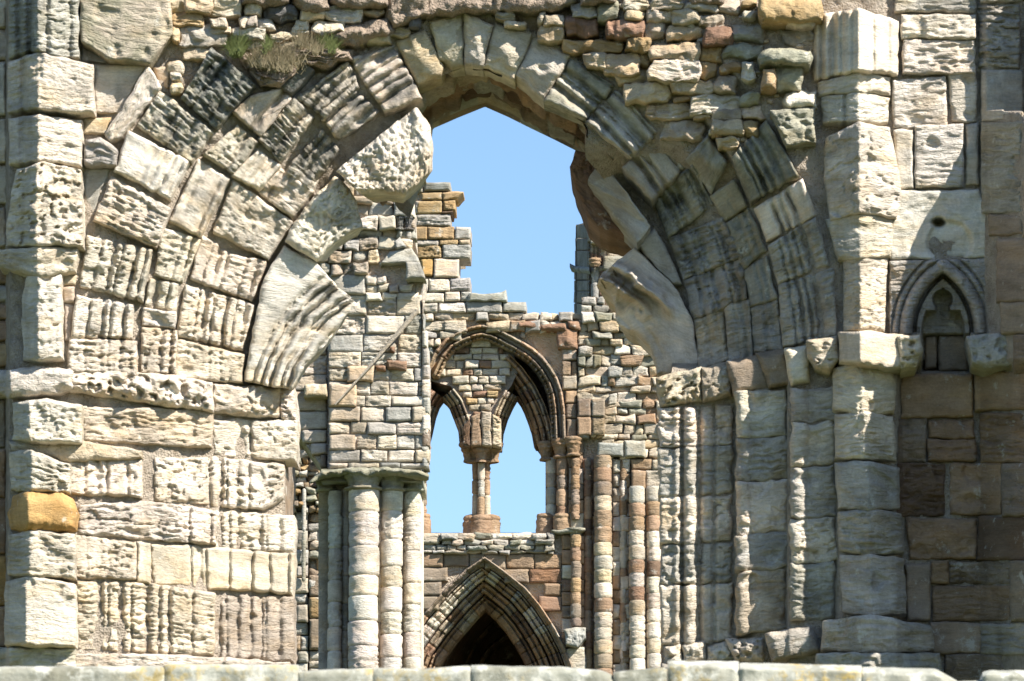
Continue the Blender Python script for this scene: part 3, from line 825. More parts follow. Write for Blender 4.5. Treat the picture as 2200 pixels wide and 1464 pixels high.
# ---- ashlar to the right of the shaft
def w8(X, Y, A, B):
    hole = np.exp(-(((X - 2016) / 13) ** 2 + ((Y - 478) / 9) ** 2) ** 2)
    cusp = sstep(52, 42, np.hypot(X - 2040, Y - 522)) * .05
    return -.22 * hole - cusp
def niche(X, Y, A, B):
    xm = np.abs(X - 2026)
    xx = 2026 - xm
    r = np.hypot(xx - 2110, np.minimum(0, Y - 712)) - 152
    roll = .07 * np.sqrt(np.clip(1 - ((r - 13) / 13) ** 2, 0, 1))
    roll2 = .045 * np.sqrt(np.clip(1 - ((r - 34) / 7) ** 2, 0, 1))
    h = roll + roll2 - .05 * sstep(46, 42, r)
    ins = r < 0
    cut = -.24 * sstep(1, -4, r) + .10 * sstep(-8, -12, r)
    tre = np.minimum(np.hypot(X - 2025, Y - 644) - 21, np.maximum(np.hypot(xx - 2092, Y - 716) - 112 + 0 * X, 668 - Y))
    tre = np.minimum(tre, np.maximum(np.abs(X - 2025) - 15, np.abs(Y - 660) - 20))
    tre = np.minimum(tre, np.maximum(np.hypot(xx - 2052, Y - 650) - 40, np.abs(Y - 625) - 8 + 60 * (np.abs(X - 2025) > 12)))
    cut = cut - .22 * sstep(2, -3, tre)
    return np.where(ins, cut, h)
for poly, kw in [
    (box(1925, -40, 2095, 27, 1), dict(tex='l', col='g', stain=.2)),
    (box(1938, 31, 2093, 82, 2), dict(tex='l', col='w', k=1.2, stain=.1, prot=.08)),
    (box(1940, 88, 2093, 160, 2), dict(tex='l', col='w', k=1.3, stain=.1, prot=.08)),
    ([(1918, 174), (2031, 164), (2034, 272), (1920, 276)], dict(tex='l', col='W', k=.5)),
    ([(2037, 158), (2098, 154), (2098, 262), (2046, 262)], dict(tex='l', col='w', k=.4)),
    ([(1920, 280), (1960, 281), (1963, 405), (1928, 408)], dict(tex='s', col='W')),
    ([(1966, 270), (2068, 268), (2070, 400), (1967, 402)], dict(tex='l', col='W', k=.6, prot=.07)),
    (box(2074, 268, 2102, 398, 2), dict(tex='s', col='g')),
    ([(1932, 408), (2100, 410), (2128, 470), (2132, 552), (1912, 558), (1914, 500)], dict(tex='s', col='W', hfun=w8, k=2.0, label='panel block with a small dark hole')),
    ([(1988, 724), (2012, 724), (2012, 792), (1988, 790)], dict(tex='s', col='s', prot=.025, base=.36)),
    ([(2016, 722), (2076, 722), (2080, 796), (2016, 796)], dict(tex='s', col='s', prot=.05, base=.36)),
]: S(AB, face, poly, label=kw.pop('label', None), res=3.0, **kw)
nic = S('niche', wall, [(1912, 562), (2140, 556), (2146, 716), (1914, 718)], tex='b', col='g', stain=.15, hfun=niche, res=1.6, wob=1, k=.5, prot=.08, rnd_px=4, flat=1,
        label='blind niche with a small trefoil-headed pointed arch')
S('corbel', nic, [(2078, 722), (2140, 718), (2176, 726), (2174, 782), (2120, 790), (2092, 776)], tex='c', col='g', stain=.3, prot=.17, rnd_px=14, back=.4)
S('corbel', nic, [(1930, 724), (1974, 722), (1982, 752), (1968, 786), (1936, 790)], tex='c', col='c', stain=.2, prot=.3, rnd_px=14, back=.5, label='corbel with a sunlit pitted face')
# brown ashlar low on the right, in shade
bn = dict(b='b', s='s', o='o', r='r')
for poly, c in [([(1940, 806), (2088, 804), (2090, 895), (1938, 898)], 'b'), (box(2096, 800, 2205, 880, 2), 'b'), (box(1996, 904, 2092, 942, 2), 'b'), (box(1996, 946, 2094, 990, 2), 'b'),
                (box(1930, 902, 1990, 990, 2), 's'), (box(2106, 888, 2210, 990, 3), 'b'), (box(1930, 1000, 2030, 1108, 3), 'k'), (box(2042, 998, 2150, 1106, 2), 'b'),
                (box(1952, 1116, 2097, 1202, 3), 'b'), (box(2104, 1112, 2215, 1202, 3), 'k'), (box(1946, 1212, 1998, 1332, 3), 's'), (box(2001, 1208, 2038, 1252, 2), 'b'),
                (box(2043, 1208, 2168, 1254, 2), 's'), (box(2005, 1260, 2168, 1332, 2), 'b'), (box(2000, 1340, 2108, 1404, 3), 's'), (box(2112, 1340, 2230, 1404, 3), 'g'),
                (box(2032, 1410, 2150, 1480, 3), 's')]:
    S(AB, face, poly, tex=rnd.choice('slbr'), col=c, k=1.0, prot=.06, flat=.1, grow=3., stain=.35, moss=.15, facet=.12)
# buttress blocks
for poly, c in [(box(2106, -40, 2198, 4, 2), 'g'), (box(2104, 10, 2192, 146, 3), 'g'), (box(2108, 152, 2200, 260, 3), 'g'), ([(2108, 266), (2194, 262), (2194, 455), (2108, 458)], 'g'), (box(2128, 462, 2196, 505, 3), 's'),
                (box(2144, 512, 2230, 645, 3), 's'), (box(2150, 650, 2235, 716, 3), 's'), (box(2178, 724, 2260, 800, 3), 's'),
                (box(2200, 250, 2330, 380, 3), 'g'), (box(2200, 384, 2330, 505, 3), 't'), (box(2236, 512, 2330, 645, 3), 't'),
                (box(2215, 884, 2330, 990, 3), 's'), (box(2212, 804, 2330, 880, 3), 't'), (box(2156, 998, 2330, 1106, 3), 's'), (box(2220, 1112, 2330, 1202, 3), 's'), (box(2172, 1208, 2330, 1332, 3), 's'), (box(2236, 1340, 2330, 1460, 3), 's')]:
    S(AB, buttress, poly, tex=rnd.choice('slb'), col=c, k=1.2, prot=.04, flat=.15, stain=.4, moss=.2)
S('unseen_shade_pier', buttress, [(2215, -60), (2330, -60), (2330, 240), (2212, 240)], base=-.34, tex='s', col='g', back=.6, rnd_px=6)  # pier added out of view to cast shade on the upper right wall

# ---- impost band over the left jamb
IM = 'impost_block'
imp = dict(tex='c', col='w', stain=.12, k=1.25, flat=.1, rnd_px=18, rnd_d=.08, res=2.8, wob=4)
for poly, kw in [
    ([(-20, 798), (80, 790), (155, 796), (156, 838), (80, 850), (-20, 852)], dict(prot=.16, tex='l')),
    ([(150, 800), (260, 797), (380, 806), (455, 822), (456, 884), (330, 868), (230, 852), (150, 842)], dict(prot=.14)),
    ([(458, 826), (600, 832), (600, 898), (520, 892), (455, 888)], dict(prot=.12)),
    ([(598, 836), (634, 838), (638, 908), (604, 900)], dict(prot=.1, tex='p')),
]:
    a = dict(imp); a.update(kw); S(IM, jamb_l, poly, **a)
JB = 'jamb_block'
jb = dict(flat=.12, prot=.05, res=2.7, rnd_px=6, wob=3.5, grow=3.5)
for poly, kw in [
    ([(178, 872), (455, 884), (452, 962), (180, 948)], dict(tex='l', col='c', k=1.3)),
    ([(458, 902), (634, 905), (636, 990), (462, 978)], dict(tex='p', col='w', md=1.0, stain=.28)),
    ([(20, 950), (150, 946), (300, 968), (300, 984), (150, 988), (30, 968)], dict(tex='l', col='c', prot=.08)),
    ([(150, 988), (302, 986), (302, 1066), (150, 1060)], dict(tex='p', col='w', md=1.0, stain=.22)),
    ([(332, 984), (470, 986), (608, 1000), (606, 1070), (560, 1092), (332, 1076)], dict(tex='p', col='w', md=1.2, stain=.3)),
    ([(172, 1084), (320, 1080), (462, 1098), (460, 1168), (172, 1148)], dict(tex='b', col='w', md=1.2, stain=.3)),
    ([(466, 1098), (630, 1110), (630, 1188), (464, 1176)], dict(tex='b', col='w', md=.9, stain=.28)),
    ([(160, 1152), (290, 1164), (290, 1244), (160, 1240)], dict(tex='p', col='c', md=.4, stain=.12)),
    ([(296, 1168), (322, 1170), (322, 1252), (296, 1250)], dict(tex='s', col='c')),
    ([(326, 1168), (470, 1180), (628, 1190), (626, 1276), (330, 1256)], dict(tex='s', col='c', md=1.3, stain=.22, k=1.4)),
    ([(166, 1250), (320, 1256), (458, 1276), (457, 1406), (168, 1394)], dict(tex='b', col='c', md=1.2, stain=.2, k=.8)),
    ([(461, 1280), (628, 1284), (630, 1420), (461, 1410)], dict(tex='l', col='p', md=1.0, stain=.15, k=.5)),
    ([(-20, 1392), (160, 1394), (160, 1445), (-20, 1450)], dict(tex='l', col='w', prot=.1)),
    ([(164, 1404), (460, 1412), (620, 1424), (620, 1470), (164, 1460)], dict(tex='l', col='w', prot=.1)),
]:
    a = dict(jb); a.update(kw); S(JB, jamb_l, poly, **a)
# fillers left of the sunlit shaft, in its shade
lf = Buf()
y = 540
for y0, y1, cs in [(-30, 60, 'w'), (64, 130, 't'), (134, 250, 'w'), (256, 350, 'w'), (354, 440, 'c'), (444, 530, 't'), (576, 612, 'b'), (614, 650, 'g'), (652, 690, 'b'), (692, 735, 'b'), (738, 788, 'o'), (862, 960, 's'), (964, 1070, 'b'), (1074, 1190, 'b'), (1194, 1300, 'O'), (1304, 1390, 'b')]:
    for x0, x1 in ((-110, -42), (-38, 14 if y0 < 560 or y0 > 850 else 50)):
        stone(lf, box(x0, y0 + 2, x1, y1 - 2, 3), tex='s', col=cs, prot=.05, k=1.5)
lf.build('rubble_facing', STONE, pil_l, label='brown rubble in the shade of the corner shaft')

# ---- right jamb: three stepped columns of blocks in shade
def roll_edge(w=22, a=.07):
    def h(X, Y, A, B):
        x0 = X.min(axis=0, keepdims=True)
        return a * np.sqrt(np.clip(1 - (((X - x0) - w * .6) / (w * .6)) ** 2, 0, 1))
    return h
def roll_two(X, Y, A, B):
    g = .05 * np.sqrt(np.clip(1 - ((X - 1482) / 13) ** 2, 0, 1)) + .03 * np.sqrt(np.clip(1 - ((X - 1454) / 7) ** 2, 0, 1))
    g = g - .05 * np.exp(-((X - 1466) / 4) ** 2) - .07 * np.exp(-((X - 1502) / 6) ** 2) - .05 * np.exp(-((X - 1534) / 5) ** 2)
    return g * (1 + .3 * fbm(X * .04, Y * .04, 3, 2))
def y_rows(ys, x0, x1, **kw):
    for a, b in zip(ys[:-1], ys[1:]):
        yield [(x0 + rnd.uniform(-3, 3), a + 3), ((x0 + x1) / 2, a + rnd.uniform(0, 4)), (x1 + rnd.uniform(-3, 3), a - 4), (x1 + rnd.uniform(-3, 3), b - 10), ((x0 + x1) / 2, b - rnd.uniform(3, 7)), (x0 + rnd.uniform(-3, 3), b - 3)]
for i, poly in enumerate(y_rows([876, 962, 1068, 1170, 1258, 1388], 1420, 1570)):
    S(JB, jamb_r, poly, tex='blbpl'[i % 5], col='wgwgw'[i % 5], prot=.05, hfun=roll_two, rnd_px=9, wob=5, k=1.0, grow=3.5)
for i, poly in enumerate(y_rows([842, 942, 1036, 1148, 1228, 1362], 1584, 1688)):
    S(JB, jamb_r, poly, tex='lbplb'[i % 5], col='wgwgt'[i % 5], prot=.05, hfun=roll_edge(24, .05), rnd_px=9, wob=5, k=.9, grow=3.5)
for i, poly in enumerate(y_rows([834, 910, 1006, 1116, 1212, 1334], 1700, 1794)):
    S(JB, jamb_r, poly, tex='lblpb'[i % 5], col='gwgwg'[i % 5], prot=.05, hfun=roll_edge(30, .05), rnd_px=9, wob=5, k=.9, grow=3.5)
# eroded capitals above the jamb columns
for poly, kw in [
    ([(1412, 812), (1505, 790), (1508, 862), (1420, 874)], dict(tex='c', col='t', stain=.15, prot=.1)),
    ([(1506, 792), (1570, 778), (1572, 850), (1510, 862)], dict(tex='c', col='t', stain=.15, prot=.14)),
    ([(1560, 776), (1640, 762), (1662, 836), (1576, 846)], dict(tex='s', col='s', stain=.1, prot=.08)),
    ([(1624, 760), (1690, 750), (1702, 826), (1652, 834)], dict(tex='s', col='s', prot=.1)),
    ([(1686, 750), (1736, 746), (1738, 820), (1700, 828)], dict(tex='s', col='c', prot=.12)),
    ([(1734, 732), (1798, 724), (1804, 770), (1782, 796), (1752, 788), (1736, 764)], dict(tex='c', col='c', moss=.4, prot=.22, k=.7)),
]: S('capital', jamb_r, poly, rnd_px=16, rnd_d=.08, res=2.9, **kw)
# worn base lumps
for poly, kw in [
    ([(1428, 1392), (1462, 1384), (1466, 1424), (1430, 1430)], {}), ([(1466, 1388), (1514, 1378), (1518, 1420), (1468, 1424)], {}), ([(1520, 1390), (1572, 1376), (1580, 1420), (1520, 1424)], {}),
    ([(1560, 1374), (1640, 1368), (1642, 1420), (1580, 1424)], dict(tex='c')), ([(1646, 1362), (1740, 1344), (1764, 1400), (1660, 1420)], dict(tex='l', col='g')),
    ([(1420, 1426), (1760, 1420), (1760, 1490), (1420, 1490)], dict(tex='l', col='g', prot=.12)),
]:
    a = dict(tex='c', col='w', prot=.12, rnd_px=18, rnd_d=.1); a.update(kw); S('base_block', jamb_r, poly, **a)

# ---- rubble facing above the arch
rb = Buf(); rbL = Buf()
big = [(1660, -20, 2160, 180), (1870, 110, 2100, 210), (1660, 370, 2080, 500), (1690, 535, 1800, 680), (1760, 480, 2000, 700), (1860, 700, 2110, 830)]
Rr2 = [(0, 90, 40, 170, 'w'), (40, 120, 180, 190, 't'), (0, 185, 175, 310, 'y'), (190, 140, 445, 275, 'r'), (520, 155, 780, 280, 'r'), (245, 30, 440, 125, 'g'), (450, 0, 600, 150, 'g'), (635, 5, 830, 80, 'w'), (850, -10, 1090, 70, 'w'), (1100, 35, 1350, 90, 'w'), (1370, 10, 1505, 105, 'g'), (655, 90, 780, 145, 'w'), (815, 85, 1005, 165, 'w'), (1025, 90, 1210, 180, 'g'), (1215, 120, 1395, 205, 'w'), (800, 185, 950, 300, 't'), (975, 190, 1230, 310, 'y'), (1250, 220, 1465, 335, 'r'), (175, 310, 630, 405, 'o'), (655, 290, 835, 390, 'o'), (850, 340, 1215, 460, 'y'), (1235, 355, 1400, 460, 'o'), (1480, 190, 1700, 320, 'g'), (1420, 345, 1700, 440, 'g'), (350, 415, 490, 515, 'y'), (485, 420, 755, 565, 'y'), (765, 405, 835, 505, 'o'), (835, 465, 1220, 610, 'w'), (1225, 475, 1345, 585, 'o'), (1390, 480, 1520, 550, 'o'), (600, 530, 820, 635, 'y'), (660, 640, 990, 775, 'w'), (1005, 600, 1320, 710, 'y'), (1335, 590, 1495, 705, 'w'), (1160, 730, 1505, 870, 'w'), (825, 800, 1155, 910, 'y'), (1180, 870, 1300, 915, 'y'), (1025, 740, 1150, 775, 'o'), (940, 930, 1235, 1070, 'w'), (1310, 835, 1520, 930, 'w'), (1310, 920, 1555, 1030, 'w'), (1350, 1050, 1500, 1130, 'w'), (1560, 930, 1665, 1050, 'o'), (1540, 710, 1660, 800, 'g'), (1540, 810, 1800, 900, 't'), (1535, 480, 1630, 600, 'w'), (1840, 220, 2080, 330, 'g'), (1550, 0, 1640, 40, 'o'), (1560, 80, 1650, 150, 'w'), (1820, 870, 1930, 920, 'w'), (1860, 930, 1950, 1010, 'w')]
Rr1 = [(0, 10, 160, 110, 'y'), (165, -10, 380, 100, 'w'), (395, -10, 615, 145, 'c'), (40, 115, 310, 230, 'o'), (375, 165, 505, 235, 'w'), (115, 230, 520, 400, 'g'), (130, 420, 390, 530, 'w'), (40, 225, 100, 360, 'w'), (0, 545, 140, 630, 'w'), (30, 640, 110, 700, 'w'), (30, 730, 120, 810, 'w'), (670, 30, 815, 130, 'w'), (850, 50, 1130, 180, 'd'), (1170, 65, 1365, 165, 'w'), (1390, 45, 1690, 180, 'W'), (630, 150, 720, 240, 'g'), (710, 155, 785, 240, 'p'), (790, 170, 925, 260, 'w'), (575, 245, 850, 345, 'w'), (1100, 180, 1235, 300, 'w'), (1275, 190, 1545, 300, 'w'), (1705, 80, 1900, 130, 'w'), (900, 290, 1140, 360, 'y'), (690, 360, 870, 430, 'w'), (940, 370, 1160, 450, 'w'), (1510, 310, 1700, 390, 'w'), (1760, 290, 1940, 390, 'w'), (1920, 230, 2130, 330, 'y'), (1640, 220, 1745, 290, 'y'), (1770, 200, 1900, 290, 'y'), (2120, 140, 2200, 240, 'd'), (310, 235, 540, 300, 'y'), (2060, 50, 2200, 90, 'g')]
Rr3 = [(1000, 65, 1115, 110, 'w'), (1140, 60, 1300, 135, 'w'), (1050, 125, 1175, 155, 'w'), (1210, 145, 1400, 235, 'y')]
for lst, sc, ox in ((Rr2, 3.548, 1160), (Rr1, 4.074, 360), (Rr3, 2.75, 700)):
    for x0, y0, x1, y1, c in lst:
        if sc == 2.75 and x0 >= 1140: continue
        c = rnd.choice('cctyw') if c == 'w' else (rnd.choice('gttm') if c == 'g' else c)
        ex = .045 * (x1 - x0); ey = .06 * (y1 - y0)
        q = blob((x0 - ex) / sc + ox, (y0 - ey) / sc, (x1 + ex) / sc + ox, (y1 + ey) / sc, .12)
        stone(rbL if (x0 + x1) / 2 / sc + ox < 1000 else rb, q, tex=rnd.choice('rrrl'), col=c, prot=rnd.uniform(.05, .12), rnd_px=rnd.uniform(2.5, 5.5), rnd_d=.032, wob=6, res=2.4, k=1.3, flat=1, facet=.8, stain=.12 if c in 'wgW' else .05, moss=.15 if c == 'g' else 0)
for (x0, y0, x1, y1), c, pr in zip(big, 'owmomw', (.3, .2, .3, .28, .18, .16)):
    stone(rb, blob(x0 / 3.548 + 1160, y0 / 3.548, x1 / 3.548 + 1160, y1 / 3.548, .12), tex='r', col=c, prot=pr, rnd_px=14, rnd_d=.1, wob=5, res=3, flat=1, k=1.2, moss=.4 if c == 'm' else 0)
# small pinning stones in the wide joints
for _ in range(60):
    x = rnd.uniform(1320, 1740); yy = rnd.uniform(0, 300)
    if RR(x, yy) < 850: continue
    w = rnd.uniform(10, 26); stone(rb, blob(x, yy, x + w, yy + w * .55, .2), tex='r', col=rnd.choice('wytog'), prot=.03, rnd_px=6, res=3, flat=1)
rb.build('rubble_facing', STONE, face)
rbL.build('rubble_facing', STONE, faceL)
# clods of soil along the wall head
for poly in ([(515, -30), (622, -30), (620, 8), (560, 14), (518, 4)], [(622, -30), (706, -30), (704, 24), (660, 26), (624, 10)], [(704, -30), (832, -30), (828, 14), (760, 20), (708, 8)],
             [(832, -30), (930, -30), (925, 30), (850, 62), (830, 40)], [(905, -30), (1070, -30), (1075, 28), (1000, 26), (915, 40)], [(1050, -30), (1250, -30), (1240, 8), (1170, 30), (1065, 24)],
             [(700, 60), (830, 40), (850, 70), (760, 100), (705, 95)], [(505, 112), (720, 98), (750, 120), (640, 150), (600, 190), (560, 185), (530, 150)], [(640, 118), (760, 104), (752, 130), (690, 150)],
             [(1240, -30), (1330, -30), (1322, 6), (1250, 12)], [(1470, -30), (1560, -30), (1550, 12), (1480, 14)]):
    S('soil_clod', face if poly[0][0] > 1000 else faceL, poly, mat=SOIL, tex='r', col='s', facet=.15, prot=.14, rnd_px=18, rnd_d=.12, wob=7, k=2.4, flat=1)

# ================================================================== FAR RUINS: helpers
def inside(poly, x, y):
    c = False; n = len(poly); j = n - 1
    for i in range(n):
        xi, yi = poly[i]; xj, yj = poly[j]
        if (yi > y) != (yj > y) and x < (xj - xi) * (y - yi) / (yj - yi) + xi: c = not c
        j = i
    return c
def spans(poly, y):
    xs = []
    n = len(poly)
    for i in range(n):
        (x0, y0), (x1, y1) = poly[i], poly[(i + 1) % n]
        if (y0 > y) != (y1 > y): xs.append(x0 + (y - y0) * (x1 - x0) / (y1 - y0))
    xs.sort()
    return list(zip(xs[::2], xs[1::2]))
def masonry(buf, poly, y, course=(26, 40), width=(34, 80), pal='www', prot=(.02, .05), joint=2.2, rough=1.0, tex='sbl', excl=(), res=3.4, jit=2.0, rr=4.0, rubble=False, stain=.15, moss=.1, depth_j=0.0, back=.25):
    ys = [q[1] for q in poly]; cy = min(ys)
    ymax = max(ys)
    while cy < ymax - 6:
        h = rnd.uniform(*course)
        if cy + h > ymax - course[0] * .5: h = ymax - cy
        for xa, xb in spans(poly, cy + h * .5):
            x = xa
            while x < xb - 3:
                w = rnd.uniform(*width)
                if x + w > xb - width[0] * .6: w = xb - x
                cx = x + w / 2; my = cy + h / 2
                if not any(inside(e, cx, my) for e in excl):
                    c = rnd.choice(pal)
                    g = joint
                    if rubble:
                        jw, jh = .09 * w, .17 * h
                        u1 = lambda q_: rnd.uniform(-q_, q_)
                        q = [(x + g * .4 + u1(jw), cy + g * .4 + u1(jh)), (x + w * rnd.uniform(.35, .65), cy + g * .3 + u1(jh * .6)), (x + w - g * .4 + u1(jw), cy + g * .4 + u1(jh)),
                             (x + w - g * .4 + u1(jw), cy + h - g * .4 + u1(jh)), (x + w * rnd.uniform(.35, .65), cy + h - g * .3 + u1(jh * .6)), (x + g * .4 + u1(jw), cy + h - g * .4 + u1(jh))]
                    else:
                        q = [(x + g + rnd.uniform(-jit, jit) * .4, cy + g + rnd.uniform(-jit, jit) * .5), (x + w - g + rnd.uniform(-jit, jit) * .4, cy + g + rnd.uniform(-jit, jit) * .5),
                             (x + w - g, cy + h - g + rnd.uniform(-jit, jit) * .5), (x + g, cy + h - g + rnd.uniform(-jit, jit) * .5)]
                    stone(buf, q, base=y + rnd.uniform(-depth_j, depth_j), tex=rnd.choice(tex), col=c, prot=rnd.uniform(*prot), rnd_px=rr * (.65 if rubble else .8), rnd_d=.022, res=res, wob=1.4 if not rubble else 2.6,
                          back=back, k=rough, stain=rnd.uniform(0, stain) if c in 'wgGWtm' else .05, moss=rnd.uniform(0, moss) if c in 'wgGtm' else 0)
                x += w
        cy += h
def slab_poly(buf, poly, y0, y1, holes=(), col=(.4, .34, .27), par=(.1, 0, .5)):
    """wall body: outline traced at depth y0, run straight back to y1, with real openings"""
    loops = [poly] + list(holes)
    pts3 = []; vl = []
    for lp in loops:
        w = P([q[0] for q in lp], [q[1] for q in lp], y0)
        vl.append([Vector((q[0], q[2], 0)) for q in w]); pts3.append(w)
    tris = tessellate_polygon(vl)
    A = np.concatenate(pts3); n = len(A)
    Bq = A.copy(); Bq[:, 1] = y1
    f = [(a, b, c, c) for a, b, c in tris] + [(c + n, b + n, a + n, a + n) for a, b, c in tris]
    k = 0
    for lp in loops:
        m = len(lp)
        for i in range(m):
            a, b = k + i, k + (i + 1) % m
            f.append((a, b, b + n, a + n))
        k += m
    buf.add(np.concatenate([A, Bq]), f, col=col, par=par)
def normals2(c):
    t = np.gradient(c, axis=0); t /= np.maximum(1e-6, np.hypot(t[:, 0], t[:, 1]))[:, None]
    return np.stack([t[:, 1], -t[:, 0]], -1)          # to the left of travel when y points down
def sweep(buf, curve, prof, y, seg=26, pal='b', gap=.8, seed=0, res=3.0, tex=.012, teeth=None, sgn=1, stain=.15, jd=.012):
    """moulded arch stones: curve in pixels, prof = [(offset px, depth m)], one swept piece per stone"""
    L = plen(curve); n = max(2, int(L / res)); C = resample(curve, n); N = normals2(C) * sgn
    s = np.linspace(0, L, n)
    pr = np.array(prof, float)
    off = np.r_[pr[:, 0]]; dep = pr[:, 1]
    po = np.linspace(off[0], off[-1], max(6, int(abs(off[-1] - off[0]) / 1.3)))
    pd = np.interp(po, off, dep)
    cur = 0.0; k = 0
    while cur < L - 2:
        ln = rnd.uniform(.75, 1.25) * seg
        if L - cur - ln < seg * .5: ln = L - cur
        ss = np.linspace(cur + gap * .5, cur + ln - gap * .5, max(4, int(ln / res) + 1))
        cx = np.interp(ss, s, C[:, 0]); cyy = np.interp(ss, s, C[:, 1]); nx = np.interp(ss, s, N[:, 0]); ny = np.interp(ss, s, N[:, 1])
        X = cx[:, None] + nx[:, None] * po[None]; Y = cyy[:, None] + ny[:, None] * po[None]
        sd_ = rnd.randrange(150)
        D = pd[None] + rnd.uniform(-jd, jd) + tex * fbm(X * .12, Y * .12, sd_, 3) * 2
        if teeth:
            o0, o1, per, amp = teeth
            band = np.clip(1 - np.abs((po - (o0 + o1) / 2) / ((o1 - o0) / 2)), 0, 1)[None]
            ph = np.abs(((ss / per) % 1) - .5)[:, None] * 2
            D = D - amp * band * np.clip(1.25 - ph * 1.6, 0, 1)
        e = np.minimum(np.arange(len(ss)), np.arange(len(ss))[::-1])[:, None]
        D = D + np.where(e == 0, .03, 0)
        Wv = P(X, Y, y + D)
        m = mpp(y)
        U = np.broadcast_to(ss[:, None] * m + sd_, X.shape); Vv = np.broadcast_to(po[None] * m, X.shape)
        c = pcol(rnd.choice(pal), .1)
        par = (rnd.uniform(0, stain), 0, .7)
        buf.grid(Wv, col=c, loc=np.stack([Vv, U, U * 0 + sd_ * 2.3], -1), par=par, flip=sgn > 0)
        ring = np.concatenate([Wv[:, 0], Wv[-1, 1:], Wv[::-1, -1][1:], Wv[0, ::-1][1:-1]])
        rb_ = ring.copy(); rb_[:, 1] = y + max(dep) + .14
        buf.grid(np.stack([ring, rb_], 1), wrap=True, flip=sgn > 0, col=c, par=par)
        cur += ln; k += 1
def drum_shaft(buf, xc, rad, y, ptop, pbot, drums, pal='w', na=26, full=False, stain=.12, moss=.1, tex=None, k=1.0, rough=.95):
    """round shaft of separate drums, standing at depth y"""
    m = mpp(y); R_ = rad * m
    c0 = P(xc, (ptop + pbot) / 2, y); X0 = c0[0]
    zs = lambda p: float(P(xc, p, y)[2])
    cur = ptop; i = 0
    while cur < pbot - 1:
        h = drums[i % len(drums)] * rnd.uniform(.9, 1.1)
        if pbot - cur - h < drums[0] * .4: h = pbot - cur
        z1, z0 = zs(cur), zs(cur + h)
        nz = max(5, int(h / 3))
        th = np.linspace(-math.pi, math.pi, na * 2, endpoint=False)
        zz = np.linspace(0, 1, nz)
        T, Z = np.meshgrid(th, zz, indexing='ij')
        sd_ = rnd.randrange(150)
        edge = np.minimum(Z, 1 - Z) * (z1 - z0)
        U = T * R_; Vv = Z * (z1 - z0)
        tx = tex or rnd.choice('sslb')
        rr_ = R_ - .016 * np.exp(-(edge / (.010 + .006 * pn(T * 3, T * 0, sd_))) ** 2) + erosion(tx, U, Vv, sd_, rough * k) * np.minimum(1, edge / .02) * .7
        rr_ = rr_ + rnd.uniform(-.03, .02) * R_ - .05 * R_ * sstep(.1, .5, fbm(T * 1.3 + 5, Z * 2 + cur * .1, sd_ + 3, 2))
        dx_ = rnd.uniform(-.03, .03) * R_
        V3 = np.stack([X0 + dx_ + rr_ * np.sin(T), y - rr_ * np.cos(T) + R_ * 0, z0 + Z * (z1 - z0)], -1)
        c = pcol(pal[i % len(pal)] if len(pal) > 3 else rnd.choice(pal), .09)
        buf.grid(V3, wrap=True, flip=False, col=c, loc=np.stack([U, Vv, U * 0 + sd_ * 1.9], -1),
                 par=(rnd.uniform(0, stain), rnd.uniform(0, moss), {'s': .5, 'l': .9, 'b': 1, 'p': .9, 'c': .8, 'r': .6}[tx]))
        cur += h; i += 1
def lathe(buf, xc, y, prof, col, sy=1.0, na=28, stain=.15, rough=.008):
    """turned moulding: prof = [(py, half width px)] from top to bottom"""
    m = mpp(y); X0 = float(P(xc, prof[0][0], y)[0])
    pp = resample(prof, max(14, int(plen(prof) / 1.5)))
    z = P(np.full(len(pp), xc), pp[:, 0], y)[:, 2]; r = pp[:, 1] * m
    th = np.linspace(-math.pi, math.pi, na * 2, endpoint=False)
    T, Z = np.meshgrid(th, z, indexing='ij'); RR_ = np.broadcast_to(r[None], T.shape)
    sd_ = rnd.randrange(150)
    RR_ = RR_ + rough * 2 * fbm(T * 3 + 7, Z * 14, sd_, 3)
    V3 = np.stack([X0 + RR_ * np.sin(T), y - RR_ * np.cos(T) * sy, Z], -1)
    buf.grid(V3, wrap=True, flip=True, col=pcol(col) if isinstance(col, str) else col, par=(stain, .1, .6))
def B_(name, parent, mat=STONE_FAR, label=None, smooth=True):
    class _C:
        def __enter__(s): s.b = Buf(); return s.b
        def __exit__(s, *a): s.o = s.b.build(name, mat, parent, smooth=smooth, label=label)
    return _C()
def root_at(px, y): q = P(px, 1400, y); return (float(q[0]), y, 0.0)

